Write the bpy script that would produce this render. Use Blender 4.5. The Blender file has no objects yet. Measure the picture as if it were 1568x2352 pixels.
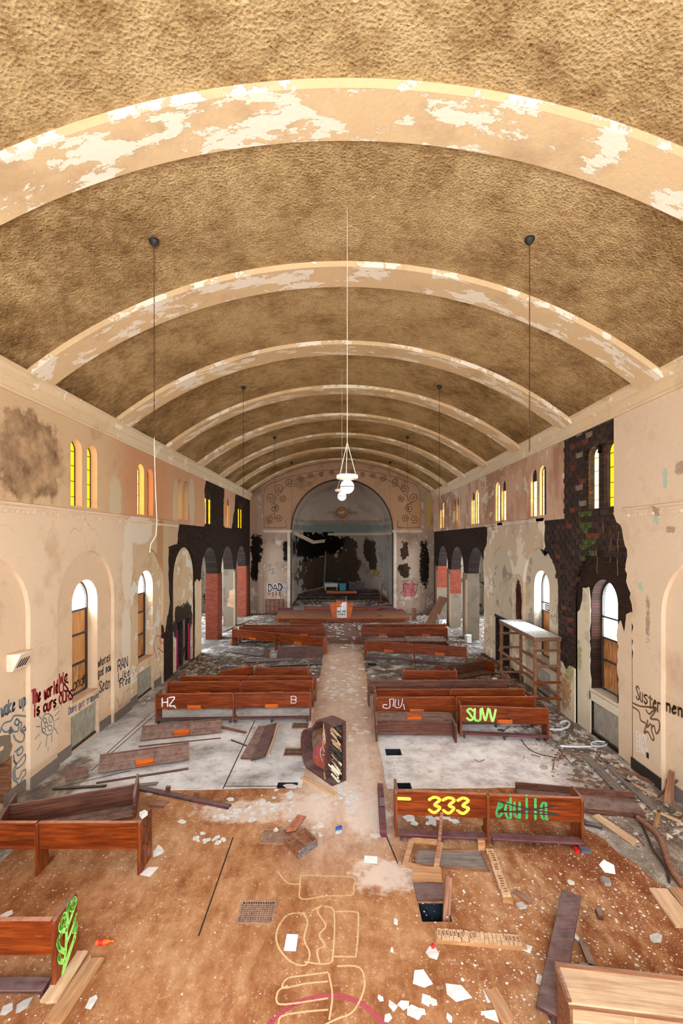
import bpy, bmesh, math, random
from math import pi, sin, cos, sqrt, atan2, hypot, radians
from mathutils import Vector, Matrix
from mathutils.geometry import tessellate_polygon
random.seed(7)
R = random.random
U = random.uniform
SC = bpy.context.scene
C = bpy.context.scene.collection

# ------------------------------------------------------------------ camera
H, FP, VX, VY = 5.4, 1045.0, 781.0, 1243.0          # eye height, focal length and vanishing point in a 1568 x 2352 frame
cd = bpy.data.cameras.new('camera')
cam = bpy.data.objects.new('camera', cd); C.objects.link(cam)
cam.location = (0, 0, H); cam.rotation_euler = (pi/2, 0, 0)
cd.sensor_fit = 'HORIZONTAL'; cd.sensor_width = 36.0; cd.lens = 36.0*FP/1568
cd.shift_x = (784-VX)/1568; cd.shift_y = (VY-1176)/1568
cd.clip_start = 0.05; cd.clip_end = 400
SC.camera = cam

# ------------------------------------------------------------------ sky and exposure
w = bpy.data.worlds.new('sky'); SC.world = w; w.use_nodes = True
bg = w.node_tree.nodes['Background']
bg.inputs[0].default_value = (0.83, 0.97, 1.13, 1); bg.inputs[1].default_value = 16.0
SC.view_settings.view_transform = 'Standard'; SC.view_settings.look = 'None'
SC.view_settings.gamma = 1; SC.view_settings.use_curve_mapping = False
SC.view_settings.exposure = 0.88
SC.cycles.max_bounces = 8; SC.cycles.diffuse_bounces = 7; SC.cycles.glossy_bounces = 2
SC.cycles.transmission_bounces = 4; SC.cycles.transparent_max_bounces = 8
SC.cycles.sample_clamp_indirect = 8; SC.cycles.use_adaptive_sampling = True; SC.cycles.adaptive_threshold = .08; SC.cycles.adaptive_min_samples = 24; SC.cycles.caustics_reflective = False; SC.cycles.caustics_refractive = False

# ------------------------------------------------------------------ pixel to place
def G(px, py, z=0.0):
    Y = FP*(H-z)/(py-VY)
    return Vector(((px-VX)/FP*Y, Y, z))
def WX(px, py, X):
    Y = FP*X/(px-VX)
    return Vector((X, Y, H-(py-VY)*Y/FP))
def WY(px, py, Y):
    return Vector(((px-VX)/FP*Y, Y, H-(py-VY)*Y/FP))

# ------------------------------------------------------------------ materials
class NT:
    def __init__(s, name):
        s.m = bpy.data.materials.new(name); s.m.use_nodes = True
        s.t = s.m.node_tree; s.t.nodes.clear()
        s.out = s.n('ShaderNodeOutputMaterial'); s.tc = s.n('ShaderNodeTexCoord'); s._sep = None
    def n(s, t, **k):
        d = s.t.nodes.new(t)
        for a, b in k.items(): setattr(d, a, b)
        return d
    def l(s, a, b): s.t.links.new(a, b)
    def setin(s, node, i, v):
        if hasattr(v, 'is_linked') or isinstance(v, bpy.types.NodeSocket): s.l(v, node.inputs[i])
        else: node.inputs[i].default_value = v
    def math(s, op, a, b=0.0, clamp=False):
        d = s.n('ShaderNodeMath', operation=op); d.use_clamp = clamp
        s.setin(d, 0, a); s.setin(d, 1, b); return d.outputs[0]
    def coord(s, st=(1, 1, 1), uv=False):
        mp = s.n('ShaderNodeMapping'); mp.inputs['Scale'].default_value = st
        s.l(s.tc.outputs['Object'], mp.inputs[0]); return mp.outputs[0]
    def sep(s):
        if not s._sep:
            d = s.n('ShaderNodeSeparateXYZ'); s.l(s.tc.outputs['Object'], d.inputs[0]); s._sep = d
        return s._sep
    def noise(s, scale, st=(1, 1, 1), det=5, rough=.6, dist=0.0):
        d = s.n('ShaderNodeTexNoise'); d.inputs['Scale'].default_value = scale
        d.inputs['Detail'].default_value = det; d.inputs['Roughness'].default_value = rough
        d.inputs['Distortion'].default_value = dist
        s.l(s.coord(st), d.inputs['Vector']); return d.outputs['Fac']
    def step(s, v, lo, hi):
        d = s.n('ShaderNodeMapRange'); d.clamp = True
        s.setin(d, 0, v); d.inputs[1].default_value = lo; d.inputs[2].default_value = hi
        return d.outputs[0]
    def mix(s, f, a, b):
        d = s.n('ShaderNodeMix', data_type='RGBA')
        s.setin(d, 0, f)
        for i, v in ((6, a), (7, b)):
            if isinstance(v, tuple): d.inputs[i].default_value = (*v[:3], 1)
            else: s.l(v, d.inputs[i])
        return d.outputs[2]
    def ramp(s, f, cols):
        d = s.n('ShaderNodeValToRGB'); e = d.color_ramp.elements
        n = len(cols)
        while len(e) < n: e.new(.5)
        for i, c in enumerate(cols):
            pos, col = c if isinstance(c[1], tuple) else (.3+.4*i/max(1, n-1), c)
            e[i].position = pos; e[i].color = (*col, 1)
        s.l(f, d.inputs[0]); return d.outputs[0]
    def blobs(s, lst, axes='yz', amp=.55, scale=1.3, soft=.06, pw=2.4):
        """mask of irregular patches: each (u, v, ru, rv)"""
        sp = s.sep(); o = {'x': 0, 'y': 1, 'z': 2}
        a, b = sp.outputs[o[axes[0]]], sp.outputs[o[axes[1]]]
        best = None
        for (u, v, ru, rv) in lst:
            p = s.math('POWER', s.math('ABSOLUTE', s.math('DIVIDE', s.math('SUBTRACT', a, u), ru)), pw)
            q = s.math('POWER', s.math('ABSOLUTE', s.math('DIVIDE', s.math('SUBTRACT', b, v), rv)), pw)
            d = s.math('ADD', p, q)
            best = d if best is None else s.math('MINIMUM', best, d)
        nz = s.noise(scale*1.5, det=8, rough=.7)
        val = s.math('ADD', best, s.math('MULTIPLY', s.math('SUBTRACT', nz, .5), amp*5.5))
        return s.step(val, 1+soft, 1-soft)
    def finish(s, col, rough=.85, bumpv=None, bs=.3, bd=.02, spec=.25, metal=0):
        b = s.n('ShaderNodeBsdfPrincipled'); s.l(b.outputs[0], s.out.inputs[0])
        s.setin(b, 'Base Color', (*col, 1) if isinstance(col, tuple) else col)
        s.setin(b, 'Roughness', rough); b.inputs['Specular IOR Level'].default_value = spec
        b.inputs['Metallic'].default_value = metal
        if bumpv is not None:
            bp = s.n('ShaderNodeBump'); bp.inputs['Strength'].default_value = bs; bp.inputs['Distance'].default_value = bd
            s.l(bumpv, bp.inputs['Height']); s.l(bp.outputs[0], b.inputs['Normal'])
        return s.m
def srgb(r, g, b):
    f = lambda c: (c/255/12.92) if c <= 10.3 else ((c/255+.055)/1.055)**2.4
    return (f(r), f(g), f(b))

def plain(name, c, rough=.7, metal=0, spec=.3, var=.25, scale=9, st=(1, 1, 1), bump=.1):
    s = NT(name); nz = s.noise(scale, st, 5)
    lo = tuple(v*(1-var) for v in c); hi = tuple(min(1, v*(1+var)) for v in c)
    return s.finish(s.ramp(nz, [lo, c, hi]), rough, nz, bump, .01, spec, metal)

def wood(name, c0, c1, c2, st=(.6, 9, 9), rough=.42, dust=.0, dust_sheen=(.32, .27, .23), spec=.35, scr=.0):
    s = NT(name)
    oi = s.n('ShaderNodeObjectInfo')
    v = s.n('ShaderNodeVectorMath', operation='ADD'); s.l(s.tc.outputs['Object'], v.inputs[0])
    cmb = s.n('ShaderNodeCombineXYZ')
    for i in range(3): s.l(s.math('MULTIPLY', oi.outputs['Random'], 7.3+i*3), cmb.inputs[i])
    s.l(cmb.outputs[0], v.inputs[1])
    mp = s.n('ShaderNodeMapping'); mp.inputs['Scale'].default_value = st; s.l(v.outputs[0], mp.inputs[0])
    d = s.n('ShaderNodeTexNoise'); d.inputs['Scale'].default_value = 3; d.inputs['Detail'].default_value = 6
    d.inputs['Distortion'].default_value = .6; s.l(mp.outputs[0], d.inputs['Vector'])
    col = s.ramp(d.outputs['Fac'], [c0, c1, c2])
    big = s.noise(1.3, det=3)
    col = s.mix(s.math('MULTIPLY', s.step(big, .45, .7), .35), col, c0)
    if scr: col = s.mix(s.math('MULTIPLY', s.step(s.noise(30, (.12, 1, 1), 4), .66, .72), scr), col, (.5, .38, .27))
    if dust:
        g = s.n('ShaderNodeNewGeometry'); sx = s.n('ShaderNodeSeparateXYZ'); s.l(g.outputs['Normal'], sx.inputs[0])
        f = s.math('MULTIPLY', s.step(sx.outputs[2], .3, .95), s.step(s.noise(6, det=6), .25, .6))
        col = s.mix(s.math('MULTIPLY', f, dust), col, dust_sheen)
    return s.finish(col, rough, d.outputs['Fac'], .12, .006, spec)

M = {}
M['pew'] = wood('pew_wood', srgb(78, 25, 4), srgb(120, 46, 9), srgb(150, 70, 22), dust=.75, dust_sheen=srgb(186, 132, 104), rough=.36, scr=.15, spec=.35)  # dust tint also paints in the pinkish highlight of the rail tops
M['pew_end'] = wood('pew_end_wood', srgb(82, 32, 8), srgb(124, 54, 18), srgb(152, 80, 34), st=(9, 9, .7), dust=.35)
M['pew_dark'] = wood('old_pew_wood', srgb(62, 32, 22), srgb(98, 56, 40), srgb(126, 80, 60), dust=.75, dust_sheen=srgb(150, 130, 118), rough=.6, scr=.35)
M['kneel'] = wood('kneeler_wood', srgb(52, 30, 26), srgb(86, 52, 46), srgb(112, 76, 68), dust=.6, dust_sheen=srgb(128, 108, 104), rough=.6)
M['kneel_red'] = wood('kneeler_vinyl', srgb(70, 26, 30), srgb(100, 46, 48), srgb(120, 70, 70), dust=.6, dust_sheen=srgb(122, 96, 94), rough=.6)
M['rack'] = wood('rack_wood', srgb(168, 72, 16), srgb(196, 92, 28), srgb(212, 112, 44), rough=.4)
M['char'] = wood('charred_wood', srgb(22, 16, 13), srgb(46, 34, 28), srgb(78, 62, 54), dust=.5, rough=.8)
M['greyboard'] = wood('grey_board', srgb(78, 68, 60), srgb(112, 100, 92), srgb(142, 132, 124), dust=.4, rough=.8)
M['pale'] = wood('pale_wood', srgb(168, 124, 84), srgb(198, 156, 112), srgb(222, 186, 144), rough=.6, dust=.25, dust_sheen=srgb(214, 196, 172))
M['tan'] = wood('tan_wood', srgb(140, 92, 52), srgb(172, 120, 74), srgb(196, 146, 98), rough=.6, dust=.2)
M['oak'] = wood('weathered_oak', srgb(150, 112, 78), srgb(182, 144, 106), srgb(204, 168, 130), rough=.6, dust=.2, dust_sheen=srgb(206, 186, 160))
M['brown'] = wood('brown_wood', srgb(92, 54, 32), srgb(128, 80, 50), srgb(158, 108, 74), rough=.6, dust=.3)
M['ply'] = wood('plywood', srgb(160, 104, 50), srgb(198, 138, 76), srgb(218, 164, 100), st=(9, 9, .5), rough=.6)
M['ply_dark'] = wood('stained_plywood', srgb(122, 76, 38), srgb(178, 116, 58), srgb(206, 154, 94), st=(4, 4, .8), rough=.6)
M['frame'] = plain('window_iron', srgb(62, 54, 48), .6)
M['iron'] = plain('dark_iron', srgb(44, 36, 30), .6, scale=20)
M['grate'] = plain('rusty_iron', srgb(150, 116, 94), .65, var=.4, scale=20)
M['paper'] = plain('white_paper', srgb(232, 228, 220), .8, var=.08, scale=14, bump=.15)
M['shard'] = plain('plaster_shard', srgb(208, 203, 195), .85, var=.18, scale=9, bump=.3)
M['shard_grey'] = plain('grey_shard', srgb(176, 168, 158), .85, var=.15, scale=14, bump=.2)
M['rubble'] = plain('rubble', srgb(178, 164, 146), .95, var=.3, scale=2.5)
M['rubble_dark'] = plain('dark_rubble', srgb(104, 88, 74), .95, var=.5, scale=2.5)
M['globe'] = plain('opal_glass_glow', srgb(252, 246, 236), .25, var=.02, spec=.5)
_b = [n for n in M['globe'].node_tree.nodes if n.type == 'BSDF_PRINCIPLED'][0]
_b.inputs['Emission Color'].default_value = (1, .93, .82, 1); _b.inputs['Emission Strength'].default_value = .35  # slight emission stands in for daylight caught by the white globes
M['brass'] = plain('cream_metal', srgb(232, 216, 190), .5, var=.1)
M['white'] = plain('white_paint', srgb(222, 216, 208), .7, var=.1)
M['pvc'] = plain('white_pipe', srgb(216, 218, 222), .45, var=.08)
M['beigebox'] = plain('beige_paint', srgb(222, 200, 170), .6, var=.06)
M['blackhole'] = plain('soot_black', (.006, .006, .007), .9)
M['pit'] = plain('pit_lining', srgb(24, 30, 36), .5, var=.7, scale=5)
M['teal'] = plain('teal_plastic', srgb(10, 150, 176), .45, var=.1)
M['red'] = plain('red_plastic', srgb(206, 30, 30), .4, var=.1)
M['orange'] = plain('orange_plastic', srgb(226, 96, 26), .4, var=.2)
M['blue'] = plain('blue_can', srgb(44, 80, 150), .35, var=.3)
M['pink'] = plain('magenta_cloth', srgb(168, 24, 92), .85, var=.3, st=(6, 6, .6))
M['jean'] = plain('grey_cloth', srgb(88, 84, 96), .9, var=.3)
M['rust'] = plain('rusty_chain', srgb(70, 46, 32), .7, var=.4)
M['cord'] = plain('pale_cord', srgb(216, 196, 160), .8, var=.1)
M['graysmall'] = plain('grey_stone', srgb(140, 128, 118), .9, var=.3)

def spray(name, c, a=0.93):
    s = NT(name)
    b = s.n('ShaderNodeBsdfPrincipled'); b.inputs['Base Color'].default_value = (*c, 1); b.inputs['Roughness'].default_value = .75
    t = s.n('ShaderNodeBsdfTransparent'); mx = s.n('ShaderNodeMixShader')
    s.l(s.math('MULTIPLY', s.step(s.noise(26, det=4), .22, .42), a), mx.inputs[0])
    s.l(t.outputs[0], mx.inputs[1]); s.l(b.outputs[0], mx.inputs[2]); s.l(mx.outputs[0], s.out.inputs[0]); return s.m
S = {'red': spray('red_spray', srgb(164, 40, 38)), 'black': spray('black_spray', srgb(52, 40, 34)), 'blue': spray('slate_spray', srgb(112, 122, 132)),
     'brown': spray('brown_spray', srgb(116, 82, 50)), 'white': spray('white_spray', srgb(240, 238, 236)), 'lime': spray('lime_spray', srgb(176, 246, 118)),
     'yellow': spray('yellow_spray', srgb(250, 212, 70)), 'green': spray('green_spray', srgb(66, 160, 84)), 'cream': spray('cream_spray', srgb(238, 206, 150), .62),
     'pinkred': spray('pink_spray', srgb(196, 84, 92), .55), 'teal': spray('teal_spray', srgb(112, 128, 126), .7), 'gold': spray('ochre_spray', srgb(190, 150, 50), .8),
     'maroon': spray('maroon_spray', srgb(112, 34, 34)), 'line': spray('stencil_line', srgb(132, 104, 78), .5)}

def plaster(name, base, dark, light, peel=None, peel_thr=.6, peel_scale=1.1, stain=None, stain_thr=.58, blobs=(), st=(1, 1, 1), pst=(1, 1, 1), grade=None, cracks=.0):
    s = NT(name)
    n1 = s.noise(.9, st, 7, .62)
    col = s.ramp(n1, [(.28, dark), (.46, base), (.62, base), (.78, light)])
    fine = s.noise(14, det=5)
    col = s.mix(s.math('MULTIPLY', s.step(fine, .5, .8), .22), col, dark)
    h = fine
    if grade:
        for (ax, lo, hi, gc, amt, sc2) in grade:
            pos = s.sep().outputs['xyz'.index(ax)]
            f = s.math('ADD', pos, s.math('MULTIPLY', s.math('SUBTRACT', s.noise(sc2, det=5), .5), abs(hi-lo)*1.6))
            col = s.mix(s.math('MULTIPLY', s.step(f, lo, hi), amt), col, gc)
    if stain: col = s.mix(s.math('MULTIPLY', s.step(s.noise(.5, (1, 1, .5), 7, .65), stain_thr, stain_thr+.12), .75), col, stain)
    if peel:
        pn = s.noise(peel_scale, pst, 9, .68, .15)
        f = s.step(pn, peel_thr, peel_thr+.012); col = s.mix(f, col, peel); h = s.math('ADD', fine, s.math('MULTIPLY', f, -1.5))
        edge = s.math('MULTIPLY', s.step(pn, peel_thr-.012, peel_thr), s.step(pn, peel_thr+.004, peel_thr-.002))
        col = s.mix(s.math('MULTIPLY', edge, .35), col, tuple(v*.5 for v in dark))
    if cracks:
        v = s.n('ShaderNodeTexVoronoi'); v.feature = 'DISTANCE_TO_EDGE'; v.inputs['Scale'].default_value = .55
        ad = s.n('ShaderNodeVectorMath', operation='ADD'); s.l(s.tc.outputs['Object'], ad.inputs[0])
        nn = s.n('ShaderNodeTexNoise'); nn.inputs['Scale'].default_value = 1.2; s.l(s.tc.outputs['Object'], nn.inputs['Vector']); s.l(nn.outputs['Color'], ad.inputs[1])
        s.l(ad.outputs[0], v.inputs['Vector'])
        col = s.mix(s.math('MULTIPLY', s.math('MULTIPLY', s.step(v.outputs['Distance'], .006, .002), s.step(s.noise(.35), .45, .55)), cracks), col, tuple(v_*.55 for v_ in dark))
    for (bl, axes, bc, amp, sc2, soft, amt) in blobs:
        f = s.blobs(bl, axes, amp, sc2, soft)
        if len(bc) == 2: bc = s.ramp(s.noise(2.2, det=7), [(.35, bc[0]), (.65, bc[1])])
        col = s.mix(s.math('MULTIPLY', f, amt), col, bc)
        h = s.math('ADD', h, s.math('MULTIPLY', f, -1.2))
    return s.finish(col, .9, h, .35, .02, .15)

def bricks(name, c1, c2, mortar, bw=.24, bh=.078, axes='yz', soot=None, soot_z=(3, 4), bump=.6, chips=0.):
    s = NT(name)
    sp = s.sep(); cm = s.n('ShaderNodeCombineXYZ'); o = {'x': 0, 'y': 1, 'z': 2}
    if axes == 'box': u = s.math('ADD', sp.outputs[0], sp.outputs[1])
    else: u = sp.outputs[o[axes[0]]]
    s.l(u, cm.inputs[0]); s.l(sp.outputs[2], cm.inputs[1])
    b = s.n('ShaderNodeTexBrick'); b.inputs['Scale'].default_value = 1
    b.inputs['Brick Width'].default_value = bw; b.inputs['Row Height'].default_value = bh; b.inputs['Mortar Size'].default_value = .008
    b.inputs['Color1'].default_value = (*c1, 1); b.inputs['Color2'].default_value = (*c2, 1); b.inputs['Mortar'].default_value = (*mortar, 1)
    s.l(cm.outputs[0], b.inputs['Vector'])
    col = s.mix(s.math('MULTIPLY', s.step(s.noise(3, det=6), .4, .7), .5), b.outputs['Color'], tuple(v*.5 for v in c1))
    if soot:
        f = s.math('ADD', sp.outputs[2], s.math('MULTIPLY', s.math('SUBTRACT', s.noise(.9, det=5), .5), 2.0))
        col = s.mix(s.step(f, *soot_z), col, soot)
    if chips:
        col = s.mix(s.math('MULTIPLY', s.step(s.noise(7, det=3), .66, .7), chips), col, srgb(150, 62, 28))
    return s.finish(col, .9, s.math('ADD', s.math('MULTIPLY', b.outputs['Fac'], -1.0), s.math('MULTIPLY', s.noise(18), .5)), bump, .015, .2)

beige, beige_d, beige_l = srgb(221, 192, 157), srgb(198, 164, 128), srgb(234, 210, 180)
grey_pl, pinkish = srgb(164, 148, 130), srgb(196, 146, 112)
M['wall_l'] = plaster('plaster_left', beige, beige_d, beige_l, cracks=.5,
    grade=[('y', 13.8, 15.2, srgb(196, 164, 124), .75, 1.2), ('y', 16.5, 18.5, srgb(188, 160, 128), .6, .8)],
    blobs=[([(15.2, 5.8, 1.0, .5), (14.4, 4.6, .35, 1.1), (14.3, 2.2, .3, 1.2)], 'yz', srgb(226, 210, 184), .5, 1.6, .2, .8),
           ([(17.0, 5.2, .3, 1.2)], 'yz', srgb(166, 112, 58), .5, 1.6, .4, .6),
           ([(8.9, .2, 8, .22)], 'yz', srgb(168, 140, 112), .3, 1.6, .5, .45)])
M['wall_lu'] = plaster('plaster_left_upper', srgb(206, 172, 130), srgb(178, 140, 102), srgb(222, 192, 152),
    grade=[('y', 13.0, 14.6, srgb(196, 138, 98), .85, .9), ('y', 17, 18, srgb(204, 158, 122), .7, .8)],
    blobs=[([(9.9, 7.25, 1.05, .95)], 'yz', (srgb(190, 152, 112), srgb(104, 74, 50)), .6, 1.6, .2, .85),
           ([(18.6, 6.9, .35, 1.0), (20.6, 7.2, .4, 1.0), (13.6, 6.6, .35, .8)], 'yz', srgb(206, 190, 156), .5, 1.4, .3, .7)])
M['recess_l'] = plaster('plaster_recess', srgb(216, 184, 148), srgb(188, 156, 124), srgb(224, 192, 154), cracks=.3)
M['recess_l2'] = plaster('plaster_recess_stained', srgb(208, 178, 138), srgb(176, 142, 104), srgb(226, 204, 168), peel=srgb(222, 210, 188), peel_thr=.56,
    blobs=[([(19.8, 1.9, 1.2, .8)], 'yz', srgb(34, 24, 18), .6, 1.6, .1, .95)])
M['wall_r'] = plaster('plaster_right', srgb(218, 190, 157), srgb(194, 162, 130), srgb(230, 206, 176), peel=srgb(236, 222, 200), peel_thr=.69, peel_scale=1.6,
    blobs=[([(9.3, 6.9, .14, .12), (10.0, 6.05, .1, .1), (9.6, 5.65, .14, .06), (10.3, 3.6, .06, .5)], 'yz', srgb(96, 74, 56), 1.6, 8, .5, .55),
           ([(10.05, 5.85, .09, .09), (10.55, 4.35, .08, .1), (9.75, 6.75, .06, .2)], 'yz', srgb(160, 190, 166), 1.6, 8, .3, .85)])
M['wall_r2'] = plaster('plaster_right_peeling', srgb(200, 176, 144), srgb(166, 138, 106), srgb(216, 196, 168), peel=srgb(224, 206, 182), peel_thr=.53, peel_scale=1.0,
    blobs=[([(17.75, 2.9, .3, 1.0)], 'yz', (srgb(30, 20, 15), srgb(96, 44, 24)), .5, 1.8, .06, 1.0)])
M['wall_ru'] = plaster('plaster_right_upper', srgb(200, 162, 132), srgb(164, 122, 94), srgb(212, 182, 154), peel=srgb(206, 188, 160), peel_thr=.56, st=(1, 1, .45), stain=srgb(150, 106, 78), stain_thr=.43)
M['recess_r'] = plaster('plaster_recess_right', srgb(196, 178, 150), srgb(160, 138, 110), srgb(214, 200, 178), peel=srgb(150, 138, 120), peel_thr=.57)
M['moldy'] = plaster('mouldy_plaster', srgb(214, 198, 168), srgb(178, 160, 118), srgb(226, 214, 192), peel=srgb(186, 172, 150), peel_thr=.6,
    blobs=[([(13.8, 1.4, .2, .3), (13.4, 2.0, .15, .4)], 'yz', srgb(138, 140, 72), 1.6, 5, .5, .7), ([(14.05, .75, .3, .5)], 'yz', srgb(158, 104, 50), 1.6, 5, .35, .8)])
M['masonry'] = bricks('burnt_masonry', srgb(56, 39, 29), srgb(34, 24, 18), srgb(20, 15, 12), .3, .14, chips=.7)
M['masonry_r'] = bricks('burnt_masonry_right', srgb(58, 42, 34), srgb(42, 30, 25), srgb(84, 70, 56), .36, .17, chips=.5)
M['redbrick'] = bricks('red_brick', srgb(150, 68, 42), srgb(122, 50, 32), srgb(104, 72, 56), .24, .08, 'box', soot=srgb(24, 16, 12), soot_z=(3.9, 4.4))
M['darkbrick'] = bricks('dark_brick', srgb(62, 36, 26), srgb(38, 25, 19), srgb(28, 21, 17), .24, .08)
M['greypier'] = plaster('grey_render', srgb(122, 106, 88), srgb(90, 78, 64), srgb(144, 128, 108))
def vault_mat():
    s = NT('stucco_vault')
    n1 = s.noise(.8, (1, .8, 1), 9, .7, .2); n2 = s.noise(5, (1, 1.6, 1), 7, .75)
    f = s.math('ADD', s.math('MULTIPLY', n1, .6), s.math('MULTIPLY', n2, .4))
    # colour darkens towards the haunches of the vault
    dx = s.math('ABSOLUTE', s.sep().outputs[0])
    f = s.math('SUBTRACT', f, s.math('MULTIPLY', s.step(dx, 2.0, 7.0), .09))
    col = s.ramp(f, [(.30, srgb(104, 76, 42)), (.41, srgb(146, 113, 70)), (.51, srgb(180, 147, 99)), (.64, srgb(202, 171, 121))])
    vor = s.n('ShaderNodeTexVoronoi'); vor.inputs['Scale'].default_value = 22; s.l(s.coord(), vor.inputs['Vector'])
    h = s.math('ADD', s.noise(26, det=3), s.math('MULTIPLY', vor.outputs['Distance'], .8))
    col = s.mix(s.math('MULTIPLY', s.step(h, 1.0, .6), .3), col, srgb(96, 62, 28))
    return s.finish(col, .9, h, .9, .03, .15)
M['vault'] = vault_mat()
M['rib'] = plaster('peeling_rib_paint', srgb(206, 172, 126), srgb(182, 148, 108), srgb(216, 184, 142), peel=srgb(226, 208, 180), peel_thr=.53, peel_scale=1.5, pst=(.8, 1.8, .8))
M['cornice'] = plaster('cornice_paint', srgb(218, 188, 146), srgb(190, 158, 118), srgb(232, 206, 168), peel=srgb(234, 216, 186), peel_thr=.6, peel_scale=1.6,
    grade=[('y', 12.5, 14.0, srgb(214, 192, 158), .85, 1.4)])
M['endwall'] = plaster('end_wall_paint', srgb(184, 146, 114), srgb(150, 114, 84), srgb(200, 168, 136),
    blobs=[([(-3.2, 7.0, .5, .9), (3.6, 7.0, .4, .8), (6, 7.6, .5, 1.0)], 'xz', srgb(190, 128, 88), .7, 1.2, .5, .55),
           ([(6.35, 7.8, .45, 1.4)], 'xz', srgb(196, 164, 72), .3, 1.2, .2, .8)])
M['endlow'] = plaster('end_wall_low_paint', srgb(170, 144, 122), srgb(132, 108, 90), srgb(186, 166, 146), peel=srgb(196, 178, 158), peel_thr=.6,
    blobs=[([(-6.2, 4.9, .45, 1.0), (-6.4, 3.6, .3, 1.2), (6.3, 3.6, .35, 1.8), (-4.0, 4.6, .28, .95)], 'xz', srgb(20, 14, 11), 1.0, 1.5, .06, .98),
           ([(4.8, 4.7, .3, .7), (4.7, 3.2, .45, .5)], 'xz', (srgb(20, 14, 11), srgb(70, 46, 32)), 1.1, 1.8, .06, .98)])
M['apse'] = plaster('apse_plaster', srgb(162, 150, 136), srgb(130, 118, 104), srgb(190, 178, 162), peel=srgb(206, 190, 172), peel_thr=.62, peel_scale=.8,
    blobs=[([(-1.6, 2.6, 1.9, 2.2), (.6, 3.2, 1.1, 2.6), (2.6, 4.6, .55, 1.0), (2.9, 3.6, .35, .8)], 'xz', srgb(70, 57, 46), .8, 1.1, .04, 1),
           ([(-2.5, 4.9, 1.3, 1.2), (-.7, 5.0, 1.1, .8), (-1.1, 6.1, .5, .6)], 'xz', srgb(14, 9, 7), .7, 1.1, .04, 1)])
M['dome'] = plaster('apse_dome_paint', srgb(194, 174, 156), srgb(172, 152, 136), srgb(204, 188, 172),
    blobs=[([(.1, 6.55, 4.2, .42)], 'xz', srgb(104, 130, 126), .35, 1.3, .35, .8), ([(.1, 7.1, 4.2, .18)], 'xz', srgb(140, 118, 98), .8, 1.6, .5, .6)])
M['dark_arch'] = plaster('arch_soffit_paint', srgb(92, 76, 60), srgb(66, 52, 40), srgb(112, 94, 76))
M['trim'] = plaster('pale_trim', srgb(206, 190, 168), srgb(170, 150, 128), srgb(220, 206, 186))
M['baseb'] = plaster('grey_baseboard', srgb(122, 110, 100), srgb(88, 76, 68), srgb(146, 134, 124))
M['aisle_wall'] = plaster('aisle_plaster', srgb(150, 136, 116), srgb(104, 92, 78), srgb(176, 162, 142), peel=srgb(70, 58, 48), peel_thr=.56)
def floor_mat():
    s = NT('concrete_floor')
    n1 = s.noise(.7, det=8, rough=.68); n2 = s.noise(5, det=6)
    col = s.ramp(n1, [(.33, srgb(138, 131, 124)), (.46, srgb(194, 190, 184)), (.58, srgb(218, 215, 209)), (.75, srgb(232, 229, 224))])
    x = s.sep().outputs[0]; y = s.sep().outputs[1]
    # purple adhesive and white plaster dust on the right-hand side
    r = s.math('ADD', x, s.math('MULTIPLY', s.math('SUBTRACT', s.noise(.8, det=6), .5), 4))
    col = s.mix(s.math('MULTIPLY', s.step(r, .6, 2.2), .9), col, s.ramp(s.noise(1.6, det=8, rough=.7), [(.36, srgb(182, 164, 162)), (.5, srgb(224, 215, 207)), (.64, srgb(242, 237, 229))]))
    # trodden dirt along the right wall, and in the burnt far half
    d = s.math('ADD', x, s.math('MULTIPLY', s.math('SUBTRACT', s.noise(1.3, det=7), .5), 4.2))
    dm = s.math('MULTIPLY', s.step(d, 4.7, 6.0), s.step(s.noise(2.6, (1, .5, 1), 7, .7), .38, .52))
    col = s.mix(s.math('MULTIPLY', dm, .85), col, srgb(92, 76, 60))
    fy = s.math('ADD', y, s.math('MULTIPLY', s.math('SUBTRACT', s.noise(.6, det=7, rough=.7), .5), 7))
    col = s.mix(s.math('MULTIPLY', s.math('MULTIPLY', s.step(fy, 15, 18), s.step(s.noise(1.1, det=8, rough=.7), .36, .5)), .9), col, srgb(84, 70, 58))
    col = s.mix(s.math('MULTIPLY', s.step(n2, .54, .72), .5), col, srgb(116, 106, 96))
    nc = s.blobs([(6.0, 7.6, 2.2, 2.3), (-6.3, 8.2, .6, 3)], 'xy', .8, 1.2, .35)
    col = s.mix(s.math('MULTIPLY', nc, .85), col, s.ramp(s.noise(3, (1, .5, 1), 7, .7), [(.36, srgb(70, 54, 42)), (.52, srgb(122, 104, 84)), (.68, srgb(190, 176, 156))]))
    return s.finish(col, .9, n2, .3, .02, .15)
M['floor'] = floor_mat()
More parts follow.
